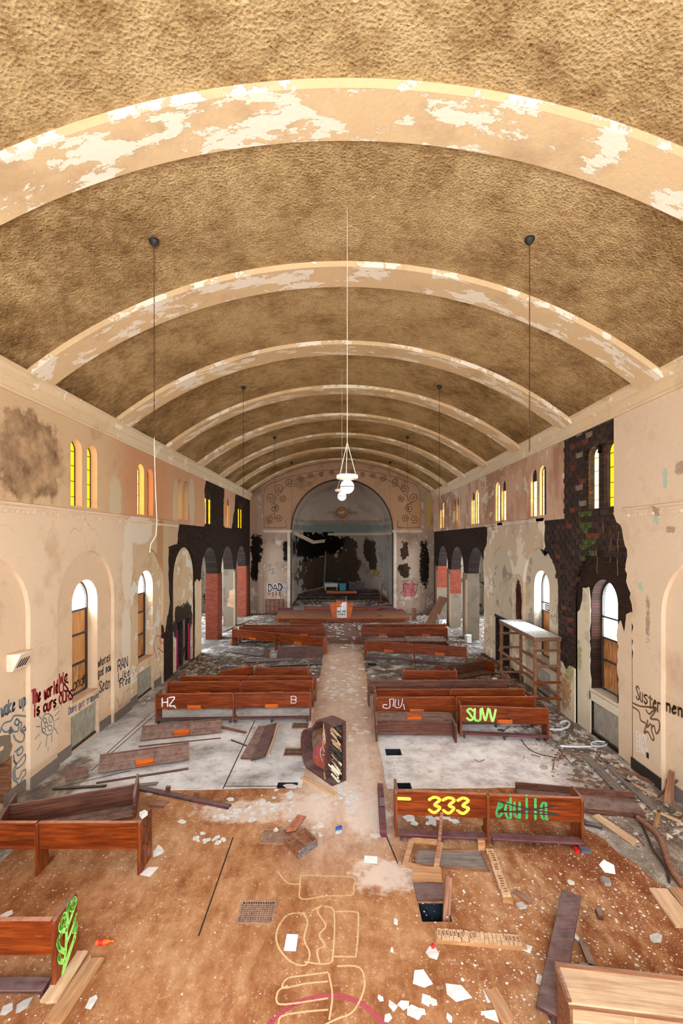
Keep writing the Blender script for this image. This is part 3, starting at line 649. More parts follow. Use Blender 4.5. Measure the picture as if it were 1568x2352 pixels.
def clerestory(fr, c, mats, cap=(0, 0), D=.22):
    for k, s_ in enumerate((-1, 1)):
        WN[0] += 1; cc = c+s_*.37
        r = bpy.data.objects.new(f'window_{WN[0]}', None); C.objects.link(r); struct(r)
        MB().prism(arch(cc, .245, 7.75-cap[k]*.1, 6.3, 8), .012, off(fr, D)).build('pane', M[mats[k]], r)
        mb = MB()
        arc_ = arch(cc, .235, 7.75, 6.31, 8)
        for a, b in zip(arc_, arc_[1:]): mb.bar(fr(*a, D-.015), fr(*b, D-.015), .03, .02, (1, 0, 0))
        for z in (6.55, 6.95, 7.35, 7.72): mb.bar(fr(cc-.24, z, D-.01), fr(cc+.24, z, D-.01), .02, .02, (1, 0, 0))
        mb.build('leading', M['frame'], r)
        if cap[k]: MB().prism(arch(cc, .25, 7.75, 7.55, 8), .02, off(fr, D-.04)).build('charred_board', M['char'], r)
clerestory(frL, CL_L[0], ('amber', 'amber'), D=.2); clerestory(frL, CL_L[1], ('amber_pale', 'amber'), D=.2)
clerestory(frL, CL_L[2], ('amber_green', 'amber_green'), (1, 1))
for c in CL_L[3:]: clerestory(frL, c, ('amber', 'amber'), (1, 1), .1)
clerestory(frR, CL_R[0], ('amber', 'amber_pale'), D=.2); clerestory(frR, CL_R[1], ('amber_pale', 'amber_pale'), (0, 1), .12)
clerestory(frR, CL_R[2], ('amber_pale', 'amber_pale'), (1, 0), .12); clerestory(frR, CL_R[3], ('amber_pale', 'amber_pale'), (0, 1), .12)
clerestory(frR, CL_R[4], ('amber', 'amber_green'), (1, 1), .12); clerestory(frR, CL_R[5], ('amber_pale', 'amber_pale'), (0, 1), .12)

# ---- piers of the arcades: bare red brick or grey render below the burnt spandrels
for i, (y0, y1) in enumerate(((24.97, 25.85), (28.75, 29.63), (32.53, 33.4))):
    for side, X0, X1 in (('l', XL-.66, XL+.01), ('r', XR-.01, XR+.67)):
        p = struct(bpy.data.objects.new('pier', None)); C.objects.link(p)
        brickish = (side == 'l' and i != 1)
        MB().box((X0, y0-.02, 0), (X1, y1+.02, 3.62)).build('shaft', M['redbrick'] if brickish else M['greypier'], p)
        if side == 'r' and i > 0: MB().box((X0-.012, y0-.035, 2.1), (X1+.01, y0-.02, 3.62)).build('bared_brick', M['redbrick'], p)
        if not brickish:
            xx = X1 if side == 'l' else X0
            MB().box((xx-.012, y0-.03, 0), (xx+.012, y0+.32, 3.5 if side == 'l' else 3.3)).build('plaster_strip', M['pale'] if side == 'r' else M['recess_l'], p)
            if side == 'l': MB().prism(jag([(y0-.05, 1.3), (y0+.1, 2.3), (y0+.42, 2.4), (y0+.45, 1.2)], .1, .05, 3), .03, lambda u, v, d: Vector((X0+.3+(u-y0), y0-.045+d, v))).build('plaster_patch', M['endwall'], p)
# ---- side aisles behind the arcades
for side, X0, X1 in (('left', XL-.6, XL-4.2), ('right', XR+.6, XR+4.2)):
    w_ = struct(bpy.data.objects.new('aisle_'+side, None)); C.objects.link(w_); s_ = 1 if X1 > X0 else -1
    frA = lambda u, v, d, X1=X1, s_=s_: Vector((X1+s_*d, u, v))
    sh(frA, [(20.6, -.1), (34.6, -.1), (34.6, 5.8), (20.6, 5.8)], .3, 'outer_wall', M['aisle_wall'], w_, [arch(c, 1.25, 3.9, .9, 12) for c in ARC])  # window openings enlarged to bring more light to the far end
    MB().box((min(X0, X1)-.3, 20.3, -.1), (max(X0, X1)+.3, 20.6, 5.8)).build('end_wall', M['aisle_wall'], w_)
    MB().box((min(X0, X1)-.3, 34.5, -.1), (max(X0, X1)+.3, 34.8, 5.8)).build('end_wall', M['aisle_wall'], w_)
    MB().box((min(X0, X1)-.3, 20.3, 5.8), (max(X0, X1)+.3, 34.8, 6.0)).build('aisle_ceiling', M['aisle_wall'], w_)
    for c in ARC:
        sh(off(frA, .1), [(c-1.25, .9), (c+1.25, .9), (c+1.25, 1.7), (c-1.25, 1.7)], .02, 'window_board', M['ply_dark'], w_)
# burnt side doors
for side, fr in (('left', frL), ('right', frR)):
    d = struct(bpy.data.objects.new('door_1' if side == 'left' else 'door_2', None)); C.objects.link(d)
    c = 19.74
    for y0, y1, m in ((c-.8, c-.68, 'char'), (c-.1, c+.02, 'char'), (c+.85, c+.97, 'char')): MB().prism([(y0, 0), (y1, 0), (y1, 2.05), (y0, 2.05)], .3, off(fr, .1)).build('post', M[m], d)
    MB().prism([(c-.8, 1.98), (c+.97, 1.98), (c+.97, 2.1), (c-.8, 2.1)], .3, off(fr, .06)).build('lintel', M['char'], d)
    for y0, y1, z1 in ((c-.66, c-.4, 1.95), (c+.1, c+.3, 1.9), (c+.45, c+.62, 1.95)): MB().prism([(y0, 0), (y1, 0), (y1, z1), (y0, z1)], .04, off(fr, .36)).build('door_board', M['char'] if y0 < c else M['brown'], d)
    mb = MB(); x0, x1 = (XL-2.2, XL-.45) if side == 'left' else (XR+.45, XR+2.2)
    mb.box((x0, 18.5, -.02), (x1, 18.6, 2.6)).box((x0, 21.0, -.02), (x1, 21.1, 2.6)).box((x0, 18.5, 2.5), (x1, 21.1, 2.6))
    xx = (x0, x0+.1) if side == 'left' else (x1-.1, x1)
    mb.box((xx[0], 18.5, -.02), (xx[1], 21.1, 2.6)).build('lobby_wall', M['masonry'], d)

# ---- unseen rear wall behind the camera, window openings sized for their light
wall_b = struct(bpy.data.objects.new('wall_rear', None)); C.objects.link(wall_b)
frB = lambda u, v, d: Vector((u, -1-d, v))
sh(frB, [(-7.4, -.1), (7.6, -.1), (7.6, 11.6), (-7.4, 11.6)], .4, 'rear_wall', M['wall_r'], wall_b, [arch(.1, 1.5, 7.8, 2.6, 20), arch(-4.8, .6, 6.6, 2.2, 10), arch(5.0, .6, 6.6, 2.2, 10)])

# ---- end wall, apse, steps and platform
wall_e = struct(bpy.data.objects.new('wall_end', None)); C.objects.link(wall_e)
AX, AP, APZ = .13, 3.84, 6.23
top = [(x, 9.42+1.9*max(0, 1-((x-.08)/6.9)**2)) for x in [6.95-.5*i for i in range(28)]]
sh(frE, [(-6.9, 0), (AX-AP, 0), (AX-AP, APZ), (-6.9, APZ)], .55, 'pier_face', M['endlow'], wall_e)
sh(frE, [(AX+AP, 0), (7.1, 0), (7.1, APZ), (AX+AP, APZ)], .55, 'pier_face', M['endlow'], wall_e)
sh(frE, [(-6.9, APZ)]+arch(AX, AP, APZ, APZ, 32)[1:-1]+[(7.1, APZ)]+[(7.1, 9.3)]+top+[(-6.9, 9.3)], .55, 'spandrel', M['endwall'], wall_e)
pl = [(AX-AP, 34.0), (AX-AP, 37.6)]+[(AX-AP*cos(pi*i/28), 37.6+AP*sin(pi*i/28)) for i in range(1, 28)]+[(AX+AP, 37.6), (AX+AP, 34.0)]
mb = MB()
for (x0, y0), (x1, y1) in zip(pl, pl[1:]): mb.add([(x0, y0, 0), (x1, y1, 0), (x1, y1, APZ), (x0, y0, APZ)], [(0, 1, 2, 3)])
mb.build('apse_wall', M['apse'], wall_e, smooth=True)
mb = MB(); n = 28; vs = []
for (x, y) in [(AX, 34.0), (AX, 37.6)]:
    for i in range(n+1): vs.append((x-AP*cos(pi*i/n), y, APZ+AP*sin(pi*i/n)))
fs = [(i, i+1, n+2+i, n+1+i) for i in range(n)]
mb.add(vs, fs).build('apse_barrel', M['dome'], wall_e, smooth=True)
mb = MB(); vs = []; fs = []; m_ = 14
for j in range(m_+1):
    t = pi/2*j/m_
    for i in range(n+1): a = pi*i/n; vs.append((AX-AP*cos(a)*cos(t), 37.6+AP*sin(a)*cos(t), APZ+AP*sin(t)))
for j in range(m_):
    for i in range(n): fs.append((j*(n+1)+i, j*(n+1)+i+1, (j+1)*(n+1)+i+1, (j+1)*(n+1)+i))
mb.add(vs, fs).build('apse_dome', M['dome'], wall_e, smooth=True)
# arch soffit band and its moulding, strings, corner pilasters
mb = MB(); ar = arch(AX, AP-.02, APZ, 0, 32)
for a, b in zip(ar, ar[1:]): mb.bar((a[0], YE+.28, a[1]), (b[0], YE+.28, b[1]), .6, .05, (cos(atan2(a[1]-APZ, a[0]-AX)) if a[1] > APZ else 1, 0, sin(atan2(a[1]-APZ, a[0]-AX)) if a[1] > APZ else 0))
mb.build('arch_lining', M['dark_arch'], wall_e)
for x0, x1 in ((-5.75, AX-AP+.1), (AX+AP-.1, 6.1)): struct(MB().box((x0, YE-.14, 6.14), (x1, YE+.02, 6.24)).box((x0+.03, YE-.1, 6.04), (x1-.03, YE+.02, 6.14)).build('trim_1', M['trim']))
for x in (-5.95, 6.25): MB().box((x-.2, YE-.1, 0), (x+.2, YE, 9.2)).build('pilaster', M['endlow'], wall_e)
for x in (AX-AP-.13, AX+AP+.13): MB().box((x-.1, YE-.06, .3), (x+.1, YE, 6.04)).build('jamb_strip', M['trim'], wall_e)
# steps
def slab(name, x0, x1, y0, y1, z0, z1, mat, nose=None):
    r = struct(bpy.data.objects.new(name, None)); C.objects.link(r)
    MB().box((x0, y0, z0), (x1, y1, z1)).build('tread', M[mat], r)
    MB().box((x0, y0-.03, z0), (x1, y0-.001, z1)).build('riser', M[nose or 'pew_dark'], r)
    return r
pf = struct(bpy.data.objects.new('platform', None)); C.objects.link(pf)
xa, xb = G(630, 1430).x, G(942, 1430).x
po = [(xa, 30.4), (xa+.3, 30.15), (xb-.9, 30.15), (xb-.35, 30.3), (xb, 30.8), (xb, 34.0), (xa-.1, 34.0)]
MB().prism(po, .30, lambda u, v, d: Vector((u, v, .02+d))).build('top', M['plat'], pf)
mb = MB()
for a, b in zip(po[-2:]+po[:5], po[-1:]+po[:6]):
    if a[1] < 33.9 or b[1] < 33.9: mb.bar((*a, .15), (*b, .15), .05, .26)
mb.build('fascia', M['pew'], pf)
slab('step', AX-AP, AX+AP, 33.95, 41.5, .0, .54, 'floor', 'kneel_red'); slab('step', AX-AP+.3, AX+AP-.5, 37.7, 41.5, .54, .74, 'floor', 'char')
slab('step', AX-AP+.4, AX+AP-.6, 38.3, 41.5, .74, .95, 'floor', 'char'); slab('step', AX-AP+.7, AX+AP-.7, 38.9, 41.4, .95, 1.14, 'floor', 'char')
# apse cornice: what still stands, and the stretch that has broken loose
cor = struct(bpy.data.objects.new('trim_2', None)); C.objects.link(cor)
mb = MB(); q = [(AX-(AP-.1)*cos(pi*i/28), 37.6+(AP-.1)*sin(pi*i/28), 6.08) for i in range(11, 29)]+[(AX+AP-.1, 35.0, 6.08)]
for a, b in zip(q, q[1:]): mb.bar(a, b, .22, .12).bar((a[0], a[1], a[2]-.11), (b[0], b[1], b[2]-.11), .14, .1)
mb.build('moulding', M['trim'], cor)
mb = MB()
for a, b in (((676, 1223, 35.6), (718, 1244, 39.4)), ((718, 1244, 39.4), (744, 1241, 40.6))):
    p, q = WY(*a), WY(*b); mb.bar(p, q, .24, .16).bar(p-Vector((0, .0, .14)), q-Vector((0, .0, .14)), .16, .1)
mb.build('fallen_moulding', M['trim'], cor)

# ---- vault, ribs, cornices, string courses
X0, RC = .08, 10.8; ZC = 11.2-RC
def arcp(r, n, hw): return [(X0+r*sin(t), ZC+r*cos(t)) for t in [-math.asin(hw/r)+2*math.asin(hw/r)*i/n for i in range(n+1)]]
ceil_ = struct(bpy.data.objects.new('ceiling', None)); C.objects.link(ceil_)
ribs = [5.82+3.79*k for k in range(8)]
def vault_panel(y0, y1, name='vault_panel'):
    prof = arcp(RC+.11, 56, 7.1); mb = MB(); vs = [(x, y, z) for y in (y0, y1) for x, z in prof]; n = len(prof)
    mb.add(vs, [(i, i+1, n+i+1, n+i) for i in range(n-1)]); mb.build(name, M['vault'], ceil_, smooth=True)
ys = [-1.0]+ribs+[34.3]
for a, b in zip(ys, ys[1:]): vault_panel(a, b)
for i, y in enumerate(ribs):
    mb = MB(); pa = arcp(RC, 56, 6.72); pb = arcp(RC+.13, 56, 6.85); n = len(pa); vs = []
    for (yy, pr) in ((y-.02, pb), (y, pa), (y+.77, pa), (y+.79, pb)): vs += [(x, yy, z) for x, z in pr]
    fs = []
    for k in range(3): fs += [(k*n+j, k*n+j+1, (k+1)*n+j+1, (k+1)*n+j) for j in range(n-1)]
    mb.add(vs, fs).build('rib', M['rib'], ceil_)
    # flared foot of each rib on the cornice
    for s_, X in ((-1, XL+.14), (1, XR-.22)):
        pass
for side, X, s_, dz in (('left', XL, 1, 0), ('right', XR, -1, .1)):
    cn = struct(bpy.data.objects.new('trim_3' if side == 'left' else 'trim_4', None)); C.objects.link(cn)
    prof = [(0, 8.44), (.05, 8.44), (.06, 8.5), (.04, 8.52), (.06, 8.72), (.10, 8.74), (.11, 8.79), (.13, 8.82), (.15, 8.9), (.19, 8.92), (.19, 8.98), (0, 9.05)]
    MB().prism([(p[0]*(1.25 if side == 'right' else 1), p[1]+dz*.9) for p in prof], 36.2, lambda u, v, d: Vector((X+s_*u, -1+d, v))).build('cornice', M['cornice'], cn)
    y1 = 18.95 if side == 'left' else 11.2
    st = struct(bpy.data.objects.new('trim_5' if side == 'left' else 'trim_6', None)); C.objects.link(st)
    MB().prism([(0, 6.06), (.03, 6.06), (.03, 6.12), (.07, 6.15), (.07, 6.2), (0, 6.22)], y1+1, lambda u, v, d: Vector((X+s_*u, -1+d, v))).build('string_course', M['wall_l'] if side == 'left' else M['wall_r'], st)
    dm = MB().box((-.035, -.05, -.035), (.035, .05, .035)).mesh('dentil', M['wall_l'] if side == 'left' else M['wall_r'])
    nn = int((y1-8.6)/.17)
    for k in range(nn):
        if side == 'left' or k % 5 != 3:
            o = bpy.data.objects.new('dentil', dm); C.objects.link(o); o.parent = st; o.location = (X+s_*.03, 8.6+k*.17, 6.02)
    if side == 'right':
        MB().prism([(0, 6.04), (.05, 6.06), (.07, 6.2), (0, 6.22)], 3.2, lambda u, v, d: Vector((X-u, 16.2+d, v))).build('string_course', M['trim'], st)
        MB().prism([(0, 6.06), (.05, 6.08), (.07, 6.18), (0, 6.2)], 1.5, lambda u, v, d: Vector((X-u, 20.2+d, v))).build('string_course', M['trim'], st)
# baseboards
for side, X, s_, spans in (('left', XL, 1, ((-1, 7.08), (9.89, 10.82), (13.54, 14.6))), ('right', XR, -1, ((-1, 7.08), (9.89, 10.82), (17.32, 18.38)))):
    b_ = struct(bpy.data.objects.new('baseboard_'+side, None)); C.objects.link(b_)
    for y0, y1 in spans: MB().box((min(X, X+s_*.035), y0-.03, 0), (max(X, X+s_*.035), y1+.03, .26)).build('board', M['baseb'] if side == 'left' else M['char'], b_)
    for c in BAY[:3] if side == 'left' else BAY[:1]:
        for y0, y1 in ((c-1.3, c-.68), (c+.7, c+1.3)): MB().box((min(X-s_*.10, X-s_*.065), y0, 0), (max(X-s_*.10, X-s_*.065), y1, .26)).build('board', M['baseb'], b_)

# ================================================================== pews
def pew(label, P0, P1=None, L=None, rz=None, nsec=2, racks=True, kneel=True, mat='pew', end='pew_end', rx=0.0, z=0.0, ends=(1, 1), km='kneel', group=None, name='church_pew', seat=True, legs=True):
    P0 = Vector((P0[0], P0[1], z))
    if P1 is not None:
        d = Vector((P1[0], P1[1], z))-P0; L = d.length; rz = atan2(d.y, d.x)
    t = thing(name, label, 'pew', P0, rz, rx, group=group)
    po = [(0, 0), (.46, 0), (.46, .80), (.445, .84), (.41, .86), (.05, .86), (.015, .845), (0, .80)]
    for k, x in enumerate((0, L-.05)):
        if ends[k]: MB().prism(po, .05, lambda u, v, d, x=x: Vector((x+d, u, v))).build('end_panel', M[end], t, bevel=.006)
    for i in range(1, nsec):
        x = L*i/nsec-.022
        MB().prism([(-.03, .0), (.42, 0), (.42, .05), (.28, .12), (.24, .40), (.07, .45), (.035, .835), (-.02, .85), (-.03, .82)], .044, lambda u, v, d, x=x: Vector((x+d, u, v))).build('support', M[end], t, bevel=.005)
    for i in range(nsec):
        x0, x1 = L*i/nsec+(.05 if i == 0 else .022), L*(i+1)/nsec-(.05 if i == nsec-1 else .022)
        MB().box((x0, .02, .60), (x1, .045, .83)).box((x0, .026, .42), (x1, .05, .597)).build('back_board', M[mat], t)
        MB().box((x0, -.005, .828), (x1, .062, .86)).build('back_rail', M[mat], t, bevel=.006)
        if seat:
            MB().box((x0, .045, .40), (x1, .45, .435)).build('seat', M[mat], t, bevel=.006)
            MB().box((x0, .40, .34), (x1, .42, .40)).build('seat_apron', M[mat], t)
        if racks:
            c = (x0+x1)/2
            MB().box((c-.2, -.085, .43), (c+.2, -.07, .55)).box((c-.2, -.085, .43), (c+.2, .02, .445)).box((c-.2, -.085, .43), (c-.185, .02, .55)).box((c+.185, -.085, .43), (c+.2, .02, .55)).build('hymnal_rack', M['rack'], t)
        if kneel:
            k = MB().box((x0+.02, -.14, .115), (x1-.02, .04, .155)).build('kneeler', M[km], t, bevel=.008)
            for xx in (x0+.06, (x0+x1)/2, x1-.06) if legs else (): MB().box((xx-.02, -.09, 0), (xx+.02, .02, .115)).build('kneeler_leg', M['kneel'], k)
    t['L'] = L
    return t
def backpaint(t, word, u0, u1, h, wd, col, z0=.47, z1=None, seed=1, lines=None, e0=0.0):
    z1 = z0 if z1 is None else z1
    return strokes('graffiti', lines or glyphs(word, u0, z0, u1, z1, h, seed), wd, S[col], lambda u, v, e: Vector((u, .0155-e0-e, v)), t)

p333 = pew('upright pew with yellow spray painted numbers and a green crossed-out word on its back', G(906, 1924), G(1341, 1946), racks=False, km='kneel_red')
L = p333['L']
backpaint(p333, '333', .62, 1.38, .28, .055, 'yellow', .49, .50)
backpaint(p333, '-', .05, .33, .3, .06, 'yellow', .57)
backpaint(p333, 'eduUlla'.replace('U', ''), 1.82, 2.74, .40, .045, 'green', .47)
backpaint(p333, '', 0, 1, 1, .024, 'black', lines=[[(1.84, .74), (2.3, .64), (2.86, .56)], [(1.84, .55), (2.2, .58), (2.8, .69)], [(1.9, .57), (2.5, .545), (2.9, .55)]], e0=.006)
ps = pew('short upright pew with lime green spray letters on its back', G(1056, 1692), G(1261, 1701), nsec=1, km='kneel_red')
backpaint(ps, 'SUVV', .2, 1.0, .32, .06, 'lime', .47)
pc = pew('long upright pew with an outlined white tag at its left end, right of the aisle', G(863, 1670), G(1229, 1668))
backpaint(pc, '', 0, 1, 1, .02, 'white', smooth if 0 else .47, lines=[[(.32, .64), (.22, .64), (.22, .56), (.4, .56), (.4, .8)], [(.4, .8), (.52, .8), (.5, .6)], [(.58, .8), (.56, .58), (.72, .58), (.78, .82)], [(.66, .78), (.66, .62)], [(.8, .66), (.84, .5)]])
pew('long pew directly behind the white-tagged pew right of the aisle, orange racks', G(860, 1648), G(1206, 1647), kneel=False)
pew('dusty grey-topped pew, third behind the white-tagged pew right of the aisle', G(846, 1624), G(1170, 1622), mat='pew_dark', end='pew_dark', kneel=False, racks=False)
pew('single-section pew back standing alone behind the dusty pew, one orange rack', G(925, 1596), G(1050, 1598), nsec=1, kneel=False)
pew('long tilted pew with two orange racks before the far broken benches, right of the aisle', G(836, 1515), G(1072, 1532))
pew('upright pew with a broken bench lying across its back, far right of the aisle', G(829, 1480), G(1028, 1480))
pew('rearmost upright pew on the right, just before the platform', G(831, 1470), G(1025, 1470), kneel=False, racks=False)
pew('overturned pew with grey dusty underside and white litter on it, far right rows', G(846, 1499), G(1030, 1500), rx=-1.45, z=.46, mat='pew_dark', end='pew_dark', racks=False, kneel=False)
ph = pew('long upright pew with white two-letter tag on its back, left of the aisle', G(356, 1661), G(714, 1656))
backpaint(ph, 'HZ', .2, .62, .24, .035, 'white', .50); backpaint(ph, '', 0, 1, 1, .03, 'white', lines=[[(.42, .5), (.52, .5), (.6, .44)]])
backpaint(ph, 'B', 4.02, 4.22, .2, .018, 'white', .55)
pew('pew directly behind the white-lettered pew on the left, pale repair strip', G(382, 1628), G(720, 1624))
pew('third pew in the left block, dark back, behind the pew with the repair strip', G(412, 1612), G(726, 1611), kneel=False, racks=False)
pew('short pew section at the back of the left block, next to the aisle', G(585, 1589), G(709, 1588), nsec=1, kneel=False, racks=False)
pew('short pew section swung askew at the back left of the left block', G(503, 1598), G(582, 1584), nsec=1, kneel=False, racks=False, ends=(0, 1))
pew('long far-left pew slumping down to the right behind the maroon board', G(532, 1483), G(742, 1506), kneel=False)
pew('far-left pew with a yellowish back panel and one orange rack by the aisle', G(548, 1478), G(748, 1478), kneel=False)
pew('rearmost long pew on the far left, before the platform', G(556, 1471.5), G(744, 1471.5), kneel=False, racks=False)
pew('small slanting pew fragment behind the rearmost left pew', G(665, 1462), G(740, 1463), nsec=1, kneel=False, racks=False, ends=(1, 0))
# near left
e1 = G(127, 2279); p1 = pew('nearest pew at the left, its end panel sprayed with a lime green tree', (-6.45, e1.y), (e1.x, e1.y), mat='pew', nsec=1, racks=False)
L = p1['L']; fe = lambda L: (lambda u, v, e: Vector((L+.0022+e, u, v)))
tree = [[(.12, .02), (.2, .3), (.24, .8)], [(.2, .3), (.1, .42), (.06, .5)], [(.22, .4), (.36, .5), (.42, .58)], [(.22, .55), (.1, .66), (.08, .74)], [(.24, .58), (.36, .68), (.4, .76)], [(.1, .74), (.16, .8), (.2, .7), (.12, .66), (.08, .72)],
        [(.3, .78), (.38, .82), (.42, .74), (.36, .7), (.3, .76)], [(.06, .5), (.04, .58), (.12, .6)], [(.36, .42), (.42, .46), (.42, .36)], [(.22, .2), (.36, .3), (.42, .4)], [(.12, .06), (.3, .22), (.4, .3)], [(.18, .2), (.08, .3), (.06, .38)], [(.24, .62), (.24, .82), (.3, .84)]]
strokes('graffiti', tree, .056, S['lime'], fe(L), p1)
e2 = G(322, 2012); p2 = pew('near left pew with black scribbled tag on its right end panel', (-6.55, e2.y), (e2.x, e2.y), racks=False, kneel=False)
L = p2['L']
strokes('graffiti', [[(.1, .12), (.06, .3), (.12, .34), (.1, .2)], [(.08, .42), (.2, .62), (.24, .46), (.12, .44)], [(.16, .7), (.12, .78), (.24, .8), (.22, .66), (.16, .7)], [(.3, .8), (.26, .6), (.36, .72), (.4, .56)], [(.28, .56), (.36, .34)], [(.36, .56), (.26, .36), (.4, .44)],
    [(.2, .38), (.3, .3), (.18, .24)], [(.3, .82), (.4, .8)]], .016, S['black'], fe(L), p2)
pew('pew toppled onto its back behind the black-tagged pew, dusty inside face up', (-6.35, 8.45+.42), (-4.25, 9.62), rx=pi/2, z=.03, nsec=1, racks=False, kneel=False, mat='pew_dark', end='pew_dark')
# fallen forward on the grey floor
a, b = G(311, 1718), G(513, 1697)
pew('fallen pew back tilted flat on grey floor below the white-lettered pew, orange rack', a, b, rx=-1.0, z=-.17, nsec=1, mat='pew_dark', end='pew_dark', ends=(0, 0), seat=False, legs=False)
a, b = G(212, 1804), G(440, 1768)
pew('fallen pew back near the left wall, behind the toppled pew, orange rack on top', a, b, rx=-.9, z=-.15, nsec=1, mat='pew_dark', end='pew_dark', ends=(0, 0), seat=False, legs=False)
a, b = G(863, 1666, .46), G(1050, 1669, .46)
pew('pew section fallen face down with battens showing, in front of the white-tagged pew', a, b, rx=-1.5, z=.46, nsec=1, mat='pew_dark', end='pew_dark', kneel=False)
pew('grey collapsed pew lying on its back beside the wooden scaffold', (3.75, 18.05), (5.85, 19.25), rx=pi/2, z=.03, nsec=1, racks=False, kneel=False, mat='pew_dark', end='pew')

# ---- loose boards with splintered ends
def plank(label, p, q, wd, th=.03, mat='brown', name='plank', cat='board', seed=None, up=(0, 0, 1), taper=1.0, rag=.03, grp=None):
    """board from p to q (underside on those points), ragged at both ends"""
    p, q = Vector(p), Vector(q); d = q-p; Ln = d.length; d.normalize(); up = Vector(up)
    if abs(d.dot(up)) > .97: up = Vector((0, 1, 0))
    sx = up.cross(d).normalized(); sz = d.cross(sx)
    rr = random.Random(seed or int(p.x*977+p.y*331+q.x*53)); w2 = wd/2; r_ = min(rag, Ln*.1)
    n = 4; e0 = [(rr.uniform(0, r_), w2-wd*i/n) for i in range(n+1)]; e1_ = [(Ln-rr.uniform(0, r_), (-w2+wd*i/n)*taper) for i in range(n+1)]
    out = e0+e1_
    o = MB().prism(out, th, lambda u, v, k: Vector((u, v, k))).build(name, M[mat], bevel=.003)
    o.matrix_world = Matrix(((d.x, sx.x, sz.x, p.x), (d.y, sx.y, sz.y, p.y), (d.z, sx.z, sz.z, p.z), (0, 0, 0, 1)))
    tag(o, label, cat, grp); return o
g = lambda x, y, z=.015: G(x, y, 0)+Vector((0, 0, z))
# broken seat with an upstand behind the numbered pew
t = thing('broken_pew', 'broken pew seat with a raised back edge lying behind the numbered pew', 'pew', G(1183, 1818), 0)
A, B_, C_, D_ = G(1183, 1822), G(1457, 1846), G(1482, 1880), G(1200, 1856); o0 = t.location
qd = MB(); vs = [v-o0+Vector((0, 0, z)) for z in (.06, .10) for v in (A, B_, C_, D_)]
qd.add(vs, [(3, 2, 1, 0), (4, 5, 6, 7), (0, 1, 5, 4), (1, 2, 6, 5), (2, 3, 7, 6), (3, 0, 4, 7)]).build('seat', M['pew_dark'], t, bevel=.004)
MB().bar(A-o0+Vector((0, 0, .14)), B_-o0+Vector((0, 0, .14)), .035, .2).build('back_board', M['pew_dark'], t)
MB().bar(D_-o0+Vector((0, 0, .03)), C_-o0+Vector((0, 0, .03)), .04, .06).build('runner', M['pew_dark'], t)
